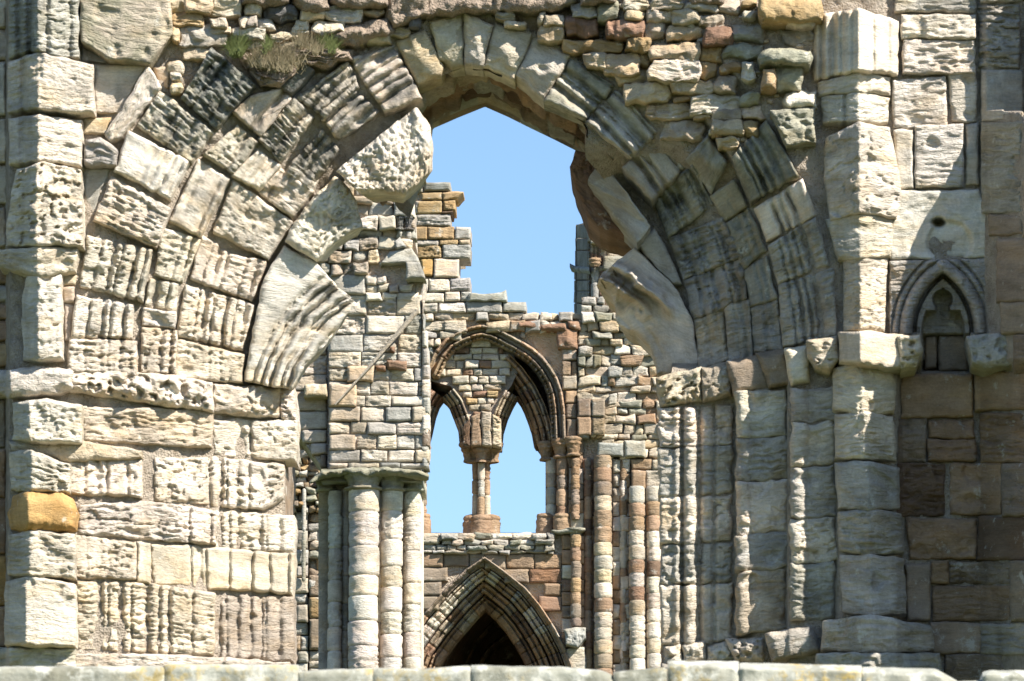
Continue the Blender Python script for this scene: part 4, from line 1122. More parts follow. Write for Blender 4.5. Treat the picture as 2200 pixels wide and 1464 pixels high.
# ================================================================== FORECOURT WALL (foreground coping)
YP = -19.0
low = thing('low_wall', 'pale blurred foreground wall with lichen-spotted coping stones', 'wall', root_at(1100, YP))
def coping(poly_top, bev, label=None, dz=0):
    pass
def parapet_stone(x0, x1, top, h, chamfer, depth=.45, y=YP):
    """coping stone: worn front, bevelled upper edge, flat top"""
    b = Buf()
    n = max(12, int((x1 - x0) / 7)); X = np.linspace(x0, x1, n)
    sd_ = rnd.randrange(90)
    T = np.interp(X, [q[0] for q in top], [q[1] for q in top]) + 1.4 * fbm(X * .03, X * 0 + sd_, sd_, 3)
    rows = []
    edge = np.minimum(X - x0, x1 - X); er = 1.6 * np.exp(-(edge / 2.5) ** 2)
    for kf, yy in ((h, 0.), (h * .6, 0.), (h * .3, 0.), (chamfer + 2.5, 0.), (chamfer, .012), (chamfer * .4, .05), (0, .10)):
        yo = yy + .012 * fbm(X * .02, X * 0 + kf * .05 + sd_, sd_ + 4, 2) + er * .006
        q = P(X, T + kf + er * .4, y + yo)
        rows.append(q)
    tp = rows[-1].copy(); tp[:, 1] = y + depth; rows.append(tp)
    bt = tp.copy(); bt[:, 2] -= .3; rows.append(bt)
    b.grid(np.stack(rows, 1), flip=False, col=(.4, .4, .36))
    for i, fl in ((0, 0), (-1, 1)):
        pl = np.array([r[i] for r in rows]); c = pl.mean(0)
        v = np.concatenate([pl, [c]]); k = len(pl)
        b.add(v, [(a, (a + 1) % k, k, k) for a in range(k)], col=(.4, .4, .36))
    return b.build('coping_stone', COPING, low)
for x0, x1, top, ch in [
    (-160, 352, [(-160, 1433), (352, 1431)], 2), (355, 640, [(355, 1427), (640, 1428)], 2), (643, 800, [(643, 1442), (720, 1438), (800, 1436)], 2), (802, 1010, [(802, 1434), (905, 1438), (1000, 1430), (1010, 1430)], 2),
    (1013, 1316, [(1013, 1428), (1100, 1432), (1200, 1432), (1290, 1440), (1316, 1450)], 2), (1319, 1432, [(1319, 1444), (1350, 1440), (1400, 1436), (1432, 1434)], 2),
    (1436, 1586, [(1436, 1419), (1586, 1421)], 11), (1590, 1850, [(1590, 1424), (1850, 1430)], 11), (1853, 2055, [(1853, 1433), (2010, 1437), (2055, 1462)], 11), (2058, 2110, [(2058, 1464), (2110, 1462)], 4), (2112, 2360, [(2112, 1444), (2130, 1440), (2360, 1442)], 8)]:
    x0, x1 = x0 - 1.1, x1 + 1.1
    parapet_stone(x0, x1, top, 60, ch)
with B_('wall_body', low, MORTAR) as b:
    xa, xb = float(P(-160, 1500, YP)[0]), float(P(2360, 1500, YP)[0]); zt = float(P(1100, 1485, YP)[2])
    slab(b, xa, xb, YP + .02, YP + .42, 0, zt, PAL['g'])

# ================================================================== NAVE WALL FRAGMENT (left, middle distance)
YN = 22.0
nave = thing('nave_wall', 'tall pale rubble and ashlar wall fragment above the clustered pier, with a slanting roof scar', 'ruined wall', root_at(780, YN))
nv = [(560, 340), (872, 340), (884, 420), (893, 462), (896, 520), (906, 560), (915, 600), (906, 652), (912, 700), (921, 740), (924, 960), (914, 1016), (700, 1016), (690, 1000), (634, 924), (560, 924)]
with B_('wall_core', nave, MORTAR_FAR, None) as b:
    slab_poly(b, [(704, 340)] + [(q[0] - 5, q[1]) for q in nv[1:12]] + [(704, 1016)], YN + .02, YN + .75)
    slab_poly(b, [(560, 340), (704, 340), (704, 1010), (690, 1000), (634, 924), (560, 924)], YN + .19, YN + 1.4)
asl = [(560, 560), (790, 560), (800, 600), (912, 600), (906, 652), (912, 700), (921, 740), (923, 800), (923, 1006), (706, 1006), (706, 560)]
with B_('ashlar_facing', nave) as b:
    masonry(b, [(706, 590), (786, 590), (786, 640), (906, 646), (906, 790), (706, 790)], YN, (37, 44), (58, 88), 'wcgwgtG', (.02, .04), 1.1, 1.3, 'bbls', stain=.3, rr=2.6, excl=[[(800, 560), (916, 560), (916, 612), (800, 612)]])
    masonry(b, [(706, 792), (922, 792), (923, 1008), (706, 1008)], YN, (24, 33), (34, 72), 'wcwgtwcgwtGt', (.015, .06), 1.2, 1.2, 'blsl', stain=.2, rr=2.8, jit=3)
    masonry(b, [(560, 590), (703, 590), (703, 924), (632, 924), (560, 924)], YN + .16, (32, 44), (44, 80), 'wwgwgtw', (.02, .05), 1.2, 1.2, 'bls', stain=.2, rr=2.8, jit=3)
    masonry(b, [(638, 924), (703, 924), (703, 1005), (694, 1000)], YN + .14, (22, 30), (30, 55), 'gwpws', (.02, .05), 1.6, .9, 'ls')
    masonry(b, [(908, 640), (913, 700), (921, 742), (924, 800), (924, 975), (906, 1006), (906, 646)], YN - .02, (30, 40), (20, 22), 'wgwGs', (.03, .06), 1.2, .8, 'ls')
    for poly, c in (((706, 826, 766, 872), 'y'), ((652, 824, 700, 852), 'y'), ((746, 788, 802, 820), 'y'), ((832, 774, 872, 796), 'r'), ((808, 786, 830, 798), 'r'), ((838, 747, 850, 757), 'r')):
        stone(b, box(*poly, 2), base=YN - .02, tex='s', col=c, prot=.07, rnd_px=4, res=3)
with B_('rubble_facing', nave) as b:
    masonry(b, [(700, 400), (872, 400), (884, 424), (893, 466), (893, 512), (872, 560), (800, 566), (780, 590), (560, 590), (560, 480)], YN, (14, 30), (18, 56), 'wtcgtGgcty', (.02, .13), 1.5, 1.0, 'rsb', rubble=True, depth_j=.05, stain=.15)
    masonry(b, [(786, 592), (880, 612), (906, 646), (786, 640)], YN, (15, 22), (18, 36), 'wwtcgp', (.02, .08), 1.5, 1.0, 'rs', rubble=True)
with B_('carved_label_stone', nave, label='dark grey rounded shield-like stone') as b:
    stone(b, [(818, 572), (838, 540), (884, 534), (904, 566), (816, 566)], base=YN, tex='s', col='g', prot=.14, stain=.25, rnd_px=6, res=2.4)
    stone(b, [(872, 564), (903, 562), (915, 598), (873, 600)], base=YN, tex='s', col='G', prot=.24, stain=.45, rnd_px=7, res=2.4)
    stone(b, [(846, 520), (860, 510), (874, 530), (850, 534)], base=YN, tex='r', col='G', prot=.2, stain=.3, rnd_px=6, res=2.4)
with B_('roof_scar', nave, label='thin slanting ledge of a vanished roof') as b:
    cvr = resample([(720, 870), (800, 782), (898, 668)], 60); nn = normals2(cvr)
    lo, hi = cvr + nn * 3 * (1 if nn[0, 1] > 0 else -1), cvr - nn * 3.2 * (1 if nn[0, 1] > 0 else -1)
    wdt = np.linspace(.2, 1, 60)[:, None]
    lo = cvr + (lo - cvr) * wdt; hi = cvr + (hi - cvr) * (1 + 1.2 * np.linspace(0, 1, 60)[:, None])
    rows = [P(hi[:, 0], hi[:, 1], YN - .05), P(lo[:, 0], lo[:, 1], YN - .17), P(lo[:, 0], lo[:, 1] + 1.5, YN - .05)]
    b.grid(np.stack(rows, 1), col=pcol('t'), par=(.1, .3, .7))
with B_('wall_shaft', nave, label='pair of small shafts with capitals high on the broken wall') as b:
    for xc in (860, 878):
        lathe(b, xc, YN - .05, [(467, 4), (467, 11), (470, 11), (473, 8), (482, 6), (490, 5), (492, 11), (495, 11), (496, 5)], 'd')
        drum_shaft(b, xc, 5.5, YN - .05, 496, 524 if xc > 870 else 512, [20], 'g')
    sweep(b, [(868, 466), (872, 440), (890, 405), (908, 380)], [(-9, .1), (-8, -.08), (-3, -.1), (0, .02), (3, -.08), (8, -.06), (9, .1)], YN, 24, 'mgo')

# ================================================================== CLUSTERED PIER
pier = thing('clustered_pier', 'clustered pale stone pier of round shafts under mossy green capitals', 'pier', root_at(790, YN))
for xc, rad, dy, top, lab in ((696, 12, .30, 1040, 'shaded shaft at the left edge of the pier'), (719, 16, .12, 1056, None), (781, 33, -.12, 1050, 'thickest shaft of the pier'), (841, 24, 0, 1052, None), (885, 20, .14, 1056, None)):
    with B_('shaft', pier, STONE, lab) as b:
        drum_shaft(b, xc, rad, YN + dy, top, 1700, [52, 68, 63, 46, 58, 54], 'wWwcWw', stain=.08, moss=.25 if xc == 781 else .1, k=.9)
with B_('pier_core', pier, STONE, 'wall behind the shafts') as b:
    slab_poly(b, [(684, 1030), (900, 1030), (900, 1700), (684, 1700)], YN + .2, YN + 1.3, col=PAL['w'])
    drum_shaft(b, 741, 9, YN + .2, 1050, 1700, [60], 'wg')
    drum_shaft(b, 816, 6, YN + .02, 1050, 1700, [60], 'wc')
with B_('foot', pier, STONE) as b:
    x0, z0 = P(684, 1690, YN)[0], P(684, 1690, YN)[2]; x1 = P(902, 1690, YN)[0]
    slab(b, x0 - .2, x1 + .2, YN - .3, YN + 1.3, 0, z0, PAL['w'])
for xc, rad, dy, top in ((702, 20, .22, 1020), (781, 33, -.12, 1018), (841, 25, 0, 1020), (885, 21, .14, 1020)):
    with B_('capital', pier, STONE) as b:
        h = 34
        lathe(b, xc, YN + dy, [(top, rad * 1.0), (top, rad * 1.28), (top + 8, rad * 1.25), (top + 14, rad * 1.12), (top + 26, rad * .98), (top + 30, rad * 1.0), (top + 31, rad * 1.2), (top + 35, rad * 1.22), (top + 38, rad * 1.0)], 'm', stain=.3)
with B_('abacus', pier, STONE, 'ragged mossy slab on top of the capitals') as b:
    top = resample([(664, 1036), (690, 1012), (760, 1004), (830, 1004), (900, 1010), (922, 1020)], 90)
    bot = resample([(668, 1040), (690, 1030), (748, 1020), (790, 1028), (850, 1022), (905, 1034), (921, 1032)], 90)
    rows = []
    for t, dy in ((0, .35), (.02, -.2), (.3, -.36), (.7, -.34), (1.0, -.24), (1.02, .3)):
        x = top[:, 0] * (1 - t) + bot[:, 0] * t; yy = top[:, 1] * (1 - t) + bot[:, 1] * t + 3 * fbm(x * .05, x * 0 + t * 3, 5, 3)
        rows.append(P(x, yy, YN + dy + .06 * fbm(x * .04, x * 0 + t * 2, 9, 3)))
    b.grid(np.stack(rows, 1), col=PAL['m'], par=(.35, .75, .9))
    slab_poly(b, [(690, 1008), (905, 1008), (905, 1034), (690, 1034)], YN - .12, YN + 1.2, col=PAL['m'])

# ================================================================== AISLE WALL sliver between jamb and pier
YS = 28.0
aisle = thing('aisle_wall', 'narrow strip of rough dark-jointed rubble wall between the sunlit jamb and the pier', 'ruined wall', root_at(650, YS))
av = [(540, 915), (634, 918), (664, 946), (694, 975), (722, 1000), (722, 1700), (540, 1700)]
with B_('wall_core', aisle, MORTAR_FAR) as b: slab_poly(b, av, YS + .05, YS + 1.2)
with B_('rubble_facing', aisle) as b:
    masonry(b, [(560, 918), (634, 920), (664, 948), (694, 978), (716, 1000), (716, 1100), (660, 1100), (560, 1100)], YS, (10, 16), (12, 26), 'gGmgots', (.05, .2), 1.0, 1.2, 'rr', rubble=True, depth_j=.08, rr=5, stain=.3, res=2.6)
    masonry(b, [(664, 1100), (716, 1100), (716, 1340), (664, 1340)], YS, (16, 26), (16, 34), 'gwomstw', (.03, .16), 1.0, 1.2, 'rr', rubble=True, depth_j=.06, rr=5)
    masonry(b, [(560, 1100), (662, 1100), (662, 1500), (560, 1500)], YS - .05, (24, 44), (24, 40), 'wgstpg', (.03, .1), 1.2, 1.0, 'rsl', rr=5)
    masonry(b, [(664, 1236), (690, 1236), (690, 1396), (664, 1396)], YS - .1, (40, 50), (26, 30), 'bso', (.03, .08), 1.2, .8, 'sl')
    masonry(b, [(664, 1398), (716, 1398), (716, 1560), (664, 1560)], YS - .05, (14, 22), (24, 50), 'www', (.03, .1), 1.2, 1.0, 'rl')
with B_('wall_shaft', aisle, label='slim grey shaft on the rubble') as b:
    drum_shaft(b, 653, 4.5, YS - .2, 1050, 1250, [90], 'gm')

# ================================================================== EAST WALL
YE = 45.0
east = thing('gable_wall', 'far reddish brown wall with a large twin-light pointed window over a moulded doorway arch', 'ruined wall', root_at(1080, YE))
lights = [(950, 855), (958, 862), (966, 872), (977, 900), (988, 923), (989, 958), (1018, 962), (1050, 962), (1075, 958), (1079, 925), (1089, 892), (1100, 868), (1109, 852), (1118, 864), (1128, 884), (1138, 910), (1144, 930), (1147, 950), (1172, 985), (1172, 1145), (905, 1145), (905, 1000), (918, 955), (926, 925), (934, 888), (942, 866)]
door = [(1046, 1262), (1084, 1296), (1134, 1348), (1172, 1402), (1194, 1480), (1204, 1700), (912, 1700), (922, 1480), (946, 1428), (976, 1376), (1004, 1326), (1024, 1292)]
outl = [(780, 1720), (780, 372), (912, 372), (905, 396), (955, 400), (955, 418), (958, 434), (956, 460), (954, 492), (995, 494), (995, 552), (974, 554), (974, 602), (996, 606), (996, 634), (1074, 640), (1074, 654), (1116, 656), (1116, 677), (1250, 677), (1250, 640), (1276, 637), (1312, 650), (1330, 662), (1420, 700), (1520, 720), (1520, 1720)]
bigarch_out = [(916, 945), (905, 880), (912, 800), (932, 757), (956, 728), (985, 712), (1014, 701), (1034, 697), (1060, 702), (1084, 713), (1118, 731), (1146, 748), (1168, 768), (1182, 786), (1198, 812), (1208, 840), (1214, 880), (1216, 945)]
in_arch = [(900, 960)] + bigarch_out + [(1216, 960)]
doorz = [(830, 1720), (845, 1430), (905, 1322), (1000, 1220), (1041, 1194), (1086, 1226), (1130, 1262), (1164, 1302), (1194, 1348), (1216, 1390), (1232, 1432), (1240, 1720)]
winhole = [(890, 1146), (890, 960), (903, 945), (903, 880), (914, 812), (934, 772), (960, 742), (988, 726), (1016, 715), (1036, 711), (1060, 716), (1082, 727), (1112, 744), (1138, 762), (1160, 782), (1176, 804), (1190, 830), (1198, 860), (1204, 945), (1222, 985), (1222, 1146)]
doorhole = [(852, 1700), (858, 1440), (912, 1336), (1002, 1236), (1041, 1210), (1084, 1240), (1124, 1274), (1156, 1312), (1184, 1356), (1206, 1398), (1220, 1436), (1226, 1700)]
with B_('wall_core', east, MORTAR_FAR) as b:
    slab_poly(b, outl, YE + .06, YE + 1.0, holes=[winhole, doorhole], col=PAL['p'])
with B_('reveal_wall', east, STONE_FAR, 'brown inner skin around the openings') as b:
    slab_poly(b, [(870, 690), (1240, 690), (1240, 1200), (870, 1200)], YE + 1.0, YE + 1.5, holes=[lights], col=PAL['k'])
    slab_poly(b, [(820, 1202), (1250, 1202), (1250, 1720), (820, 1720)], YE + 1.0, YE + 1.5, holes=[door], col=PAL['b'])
with B_('rubble_facing', east) as b:
    masonry(b, [(912, 672), (1330, 672), (1420, 704), (1520, 722), (1520, 858), (1300, 858), (1300, 940), (1242, 940), (1242, 700), (912, 760)], YE, (12, 25), (14, 54), 'wctygbtcmctyG', (.02, .13), 1.0, 1.1, 'rsl', excl=[in_arch], rubble=True, depth_j=.04, rr=3.5, res=2.6, stain=.2, moss=.35)
with B_('wall_head_rubble', east) as b:
    masonry(b, [(1250, 640), (1276, 638), (1312, 652), (1330, 664), (1420, 702), (1420, 716), (1250, 690)], YE - .05, (14, 22), (18, 36), 'wgymb', (.02, .15), 1.0, 1.1, 'rs', rubble=True, rr=3.5, res=2.6)
    masonry(b, [(1302, 860), (1520, 860), (1520, 984), (1290, 984), (1290, 940)], YE, (11, 24), (13, 48), 'cctytgbcmt', (.02, .13), 1.0, 1.1, 'rsl', rubble=True, depth_j=.04, rr=3.5, res=2.6)
with B_('sill_rubble', east) as b:
    masonry(b, [(906, 1146), (1190, 1146), (1190, 1190), (906, 1190)], YE - .03, (11, 17), (20, 46), 'gmgwGt', (.04, .16), 1.0, 1.1, 'rl', rubble=True, rr=3.5, res=2.6, moss=.4)
    for q, c in ((box(1196, 706, 1240, 748, 3), 'r'), (box(1116, 690, 1160, 706, 3), 'r'), (box(1162, 694, 1216, 710, 3), 'r'), (box(1222, 692, 1248, 706, 3), 'r')):
        stone(b, q, base=YE - .03, tex='r', col=c, prot=.12, rnd_px=5, res=2.6)
with B_('tympanum', east, label='pale and ochre rubble infill between the two lights') as b:
    ty = [(928, 800), (950, 770), (985, 748), (1036, 730), (1075, 748), (1100, 770), (1096, 800), (1068, 850), (1040, 905), (1030, 930), (1022, 905), (990, 840), (960, 800)]
    slab_poly(b, [(912, 815), (934, 772), (985, 730), (1036, 716), (1076, 728), (1104, 764), (1112, 800), (1098, 830), (1072, 862), (1050, 930), (1020, 930), (998, 870), (968, 830)], YE + .27, YE + 1.0, col=PAL['p'])
    masonry(b, ty, YE + .24, (13, 18), (18, 40), 'wwwytrocw', (.02, .08), .9, 1.0, 'rsl', rr=3.5, res=2.5)
with B_('stepped_gable', east) as b:
    # stepped gable with ochre stones
    for x0, y0, x1, y1, c in [(912, 392, 968, 410, 'G'), (880, 392, 908, 412, 'g'), (906, 414, 950, 430, 'o'), (893, 432, 910, 460, 'w'), (895, 432, 950, 460, 'o'), (952, 430, 978, 452, 'o'), (948, 454, 973, 460, 'k'), (894, 462, 968, 485, 'g'), (884, 488, 917, 516, 'o'), (919, 487, 976, 514, 'o'),
                              (978, 488, 1011, 514, 'g'), (888, 517, 942, 528, 'g'), (945, 516, 985, 526, 'o'), (987, 516, 1010, 526, 'y'), (888, 528, 947, 555, 'o'), (951, 526, 1010, 555, 'G'), (905, 557, 930, 592, 'O'), (932, 556, 986, 596, 'w'), (892, 600, 920, 626, 'g'), (922, 600, 966, 626, 'w'), (968, 598, 1010, 624, 'G'),
                              (908, 630, 953, 650, 'w'), (956, 628, 988, 647, 'w'), (990, 627, 1012, 647, 'g'), (908, 652, 940, 672, 'w'), (942, 651, 1000, 671, 'W'), (1002, 648, 1078, 671, 'G'), (1080, 649, 1130, 670, 'G')]:
        stone(b, box(x0, y0, x1, y1, .8), base=YE - .02, tex=rnd.choice('sslb'), col=c, prot=.07, rnd_px=2.5, res=2.5, wob=1, stain=.2 if c in 'gGw' else .1, moss=.25 if c in 'gG' else 0, back=.6)
    stone(b, [(950, 414), (995, 413), (982, 428), (952, 430)], base=YE - .02, tex='s', col='o', prot=.07, rnd_px=2.5, res=2.5, moss=.4, back=.6)
    stone(b, [(1010, 629), (1040, 632), (1076, 628), (1088, 622), (1090, 648), (1004, 648)], base=YE - .05, tex='s', col='G', prot=.1, moss=.5, rnd_px=4, res=2.5, back=.6)
with B_('flank_ashlar', east) as b:
    masonry(b, [(782, 380), (880, 380), (880, 1700), (782, 1700)], YE, (28, 40), (40, 60), 'gtwbt', (.02, .05), 1.2, .9, 'sl', rr=3, res=5)
with B_('quoin_strip', east) as b:
    masonry(b, [(1206, 744), (1240, 744), (1240, 942), (1218, 942), (1214, 850), (1206, 815)], YE - .02, (28, 34), (20, 36), 'sbsbt', (.03, .06), 1.0, .8, 'sl', rr=2.5, res=2.6)
with B_('projecting_block', east) as b:
    masonry(b, [(1240, 856), (1300, 856), (1300, 936), (1240, 936)], YE - .12, (34, 44), (30, 34), 'sbsg', (.03, .07), 1.0, .8, 'sl', rr=3, res=2.6)
with B_('doorway_ashlar', east) as b:
    masonry(b, [(905, 1190), (1041, 1190), (1041, 1700), (905, 1700)], YE, (27, 33), (38, 74), 'bsbsrbss', (.02, .05), .9, .8, 'ssl', excl=[doorz], rr=2.5, res=3, stain=.1)
with B_('doorway_ashlar', east) as b:
    masonry(b, [(1041, 1190), (1206, 1190), (1206, 1700), (1041, 1700)], YE, (27, 33), (38, 74), 'bsbsrbss', (.02, .05), .9, .8, 'ssl', excl=[doorz], rr=2.5, res=3, stain=.1)
with B_('shaft_recess', east) as b:
    masonry(b, [(1252, 985), (1276, 985), (1276, 1700), (1252, 1700)], YE + .05, (26, 36), (26, 28), 'bsrbsk', (.02, .06), .9, .8, 'sl', rr=2.5, res=3)
with B_('doorway_ashlar', east) as b:
    masonry(b, [(1206, 1150), (1256, 1150), (1256, 1700), (1206, 1700)], YE + .0, (26, 34), (24, 40), 'bsbrbw', (.02, .05), .9, .8, 'sl', rr=2.5, res=3, excl=[doorz])
    masonry(b, [(1222, 950), (1254, 950), (1254, 1146), (1222, 1146)], YE + .02, (26, 34), (18, 34), 'bsgbt', (.02, .07), .9, .8, 'sl', rr=2.5, res=3)
with B_('shaft_recess', east) as b:
    masonry(b, [(1316, 986), (1354, 986), (1354, 1700), (1316, 1700)], YE - .0, (30, 34), (16, 24), 'btwbwwww', (.02, .1), .9, .9, 'slr', rr=3, res=3)
    masonry(b, [(1356, 986), (1520, 986), (1520, 1050), (1356, 1050)], YE - .1, (24, 34), (30, 46), 'bsgtwb', (.02, .08), .9, .9, 'sl', rr=3, res=3)
    masonry(b, [(1425, 1050), (1520, 1050), (1520, 1700), (1425, 1700)], YE - .0, (30, 34), (30, 46), 'wwbw', (.02, .08), .9, .9, 'sl', rr=3, res=4)
with B_('lintel_block', east) as b:
    stone(b, box(1284, 950, 1340, 980, 2), base=YE - .1, tex='s', col='G', prot=.1, rnd_px=4, res=2.6); stone(b, box(1343, 948, 1386, 984, 2), base=YE - .1, tex='s', col='g', prot=.1, rnd_px=4, res=2.6)

# window mouldings: hood with dogtooth, main order, two sub-arches
TW = 'sbsbsrs'
hood_prof = [(-34, .16), (-30, .08), (-26, .1), (-22, -.06), (-19, -.08), (-17, .1), (-11, .14), (-8, -.04), (-6, -.1), (-3, -.12), (0, -.05), (1, .08)]
with B_('window_hood', east, label='dogtooth-carved hood over the twin window') as b:
    sweep(b, bigarch_out[2:8] , hood_prof, YE, 44, TW, teeth=(-33, -24, 10, .14), sgn=1)
    sweep(b, bigarch_out[7:], hood_prof, YE, 40, TW + 'g', teeth=(-33, -24, 10, .14), sgn=1)
with B_('window_order', east, label='deep shaded inner order on the right of the window') as b:
    inner = [(1082, 772), (1110, 800), (1136, 836), (1156, 876), (1168, 915), (1176, 950)]
    pr = [(-26, .75), (-22, .5), (-17, .42), (-13, .55), (-9, .3), (-4, .25), (0, .36), (5, .12), (9, .1), (12, .22), (16, .05)]
    sweep(b, inner, pr, YE, 34, 'bsbkb', sgn=1)
with B_('window_order', east, label='sliver of the inner order at the left springing') as b:
    innl = [(905, 860), (915, 822), (940, 790)]
    sweep(b, innl, [(-12, .5), (-6, .3), (0, .36), (6, .12), (10, .1)], YE, 30, 'bsb', sgn=1)
sub_pr = [(-3, .95), (0, .62), (3, .6), (6, .68), (9, .42), (13, .4), (16, .5), (19, .2), (24, .17), (27, .28), (31, .12), (35, .2)]
with B_('sub_arch', east, label='pointed sub-arch over the left light') as b:
    sweep(b, [(905, 985), (918, 955), (926, 925), (934, 888), (942, 866), (951, 853)], sub_pr, YE, 30, 'bsbrb', sgn=1)
    sweep(b, [(951, 853), (966, 872), (977, 900), (987, 926), (990, 958)], [(o * .86, d) for o, d in sub_pr], YE, 32, 'tbtsb', sgn=1)
with B_('sub_arch', east, label='pointed sub-arch over the right light') as b:
    sweep(b, [(1076, 960), (1080, 925), (1089, 892), (1100, 868), (1110, 851)], [(o * .8, d) for o, d in sub_pr], YE, 32, 'tbtyt', sgn=1)  # lighter palette stands in for sun on this curve
    sweep(b, [(1110, 851), (1118, 864), (1128, 884), (1138, 910), (1145, 932), (1150, 960)], sub_pr[:-1], YE, 32, 'bksbb', sgn=1)  # darker palette puts the shade of this curve into its colour
with B_('spandrel', east, label='moulded springer between the two sub-arches') as b:
    for q, c in (([(1012, 895), (1030, 888), (1034, 958), (1012, 958)], 'b'), ([(1034, 882), (1056, 886), (1056, 958), (1036, 958)], 't'), ([(1058, 890), (1076, 900), (1076, 958), (1058, 958)], 't'), ([(994, 920), (1010, 900), (1010, 958), (994, 958)], 'k')):
        stone(b, q, base=YE + .32, tex='b', col=c, prot=.2, rnd_px=5, res=2, back=.6)
YM = YE + .55
mull = B_('mullion', east, label='clustered mullion column with moulded capital and base')
with mull as b:
    for xc, dy, rr_ in ((1022, .0, 8), (1034, -.10, 8), (1046, .0, 8), (1028, .12, 8), (1040, .12, 8)):
        drum_shaft(b, xc, rr_, YM + dy, 992, 1114, [40, 34, 42], 'bbtb' if xc != 1034 else 'tgbb', na=12)
capp = [(952, 2), (952, 15), (956, 17), (961, 16), (963, 13), (967, 14.5), (970, 13), (974, 9.5), (986, 7.5), (991, 9), (994, 9)]
with B_('capital', mull.o) as b:
    lathe(b, 1034, YM, [(951, 4), (951, 46), (955, 49), (959, 48), (962, 42), (966, 44), (969, 42), (974, 36), (984, 29), (992, 26)], 'b', sy=.62, na=24)
    for xc, dy, k in ((1006, -.06, 1.15), (1034, -.22, 1.3), (1062, -.06, 1.15)):
        lathe(b, xc, YM + dy, [(p, w * k) for p, w in capp], 'b', na=16)
with B_('necking_ring', mull.o) as b:
    lathe(b, 1034, YM, [(990, 20), (991, 33), (993, 36), (995.5, 35), (997, 18)], 'b', sy=.6, na=18)
with B_('base', mull.o) as b:
    for xc, dy, k in ((1014, .05, 1.25), (1034, -.1, 1.45), (1055, .05, 1.3), (1034, .2, 1.5)):
        lathe(b, xc, YM + dy, [(1106, 5 * k), (1109, 13 * k), (1113, 15 * k), (1117, 15.5 * k), (1120, 14 * k), (1124, 16 * k), (1128, 15.5 * k), (1148, 15.5 * k)], 'b', na=16)
for side, xs, lab in ((0, [(1184, 12, .25, 'wtgw'), (1208, 12, .05, 'bsbr'), (1236, 10, -.05, 'bsb')], 'right window jamb with shafts, capitals and bases'), (1, [(906, 12, .2, 'bsb')], None)):
    wj = B_('window_jamb', east, label=lab)
    with wj as b:
        for xc, rr_, dy, pl in xs:
            drum_shaft(b, xc, rr_, YE + dy, 985, 1114 if xc != 1236 else 1116, [34, 30, 36], pl, na=12)
    with B_('capital', wj.o) as b:
        for xc, rr_, dy, pl in xs:
            t = 944 if side == 0 else 958
            t += 6 if xc == 1184 else (-4 if xc == 1236 else 0)
            lathe(b, xc - (10 if xc == 1184 else 4) * (1 - side), YE + dy, [(t, 2), (t, 19), (t + 5, 21), (t + 10, 18), (t + 14, 18.5), (t + 18, 15), (t + 34, 11), (t + 38, 16), (t + 41, 15), (t + 42, 9)], 'b', na=16)
    with B_('base', wj.o) as b:
        for xc, rr_, dy, pl in xs:
            if xc == 1236: continue
            lathe(b, xc - (12 if xc == 1184 else 0), YE + dy, [(1104, 11), (1106, 18), (1111, 20), (1115, 18), (1119, 20), (1124, 20), (1150, 20)], 'b', na=16)
for xc, rr_, dy, top, bot, dr, pl, lab in ((1237, 12, -.12, 1150, 1346, [26, 31, 33, 30], 'obsobsso', 'slim brown wall shaft ending on a corbel'), (1296, 20, -.14, 980, 1720, [27, 29, 32, 32, 33, 31], 'sbsybbywcwbccy', 'banded cream and brown wall shaft beside the brown recess'),
                                      (1369, 17.5, -.2, 1046, 1720, [34, 30, 33, 32], 'gbbwcbwrywccw', 'banded wall shaft with the darkest brown drums'), (1405, 16, -.12, 1046, 1720, [34, 33, 32], 'gbbWwkccwwcw', 'banded wall shaft at the edge of the shaded jamb'),
                                      (1264, 9, -.0, 985, 1720, [44, 36], 'srbk', None), (1340, 9, -.03, 990, 1720, [40, 36], 'bwbwww', None)):
    with B_('wall_shaft', east, label=lab) as b:
        drum_shaft(b, xc, rr_, YE + dy, top, bot, dr, pl, na=16, stain=.12, rough=.8)
with B_('corbel', east, label='weathered head-like corbel under the slim shaft') as b:
    stone(b, [(1212, 1352), (1235, 1346), (1258, 1350), (1260, 1372), (1240, 1390), (1216, 1384)], base=YE - .05, tex='c', col='G', prot=.3, stain=.4, moss=.4, rnd_px=8, res=2, k=.8)
    stone(b, [(1216, 1394), (1258, 1390), (1260, 1470), (1236, 1474)], base=YE - .02, tex='l', col='w', prot=.1, rnd_px=4, res=2.6)
with B_('string_course', east, label='short moulded ledge right of the sill') as b:
    lathe(b, 1236, YE - .08, [(1136, 4), (1136, 22), (1140, 23), (1143, 20), (1147, 12), (1152, 11)], 'm', na=18)
    stone(b, [(1184, 1140), (1240, 1135), (1240, 1146), (1190, 1146)], base=YE - .05, tex='s', col='m', prot=.14, rnd_px=3, res=2.4)
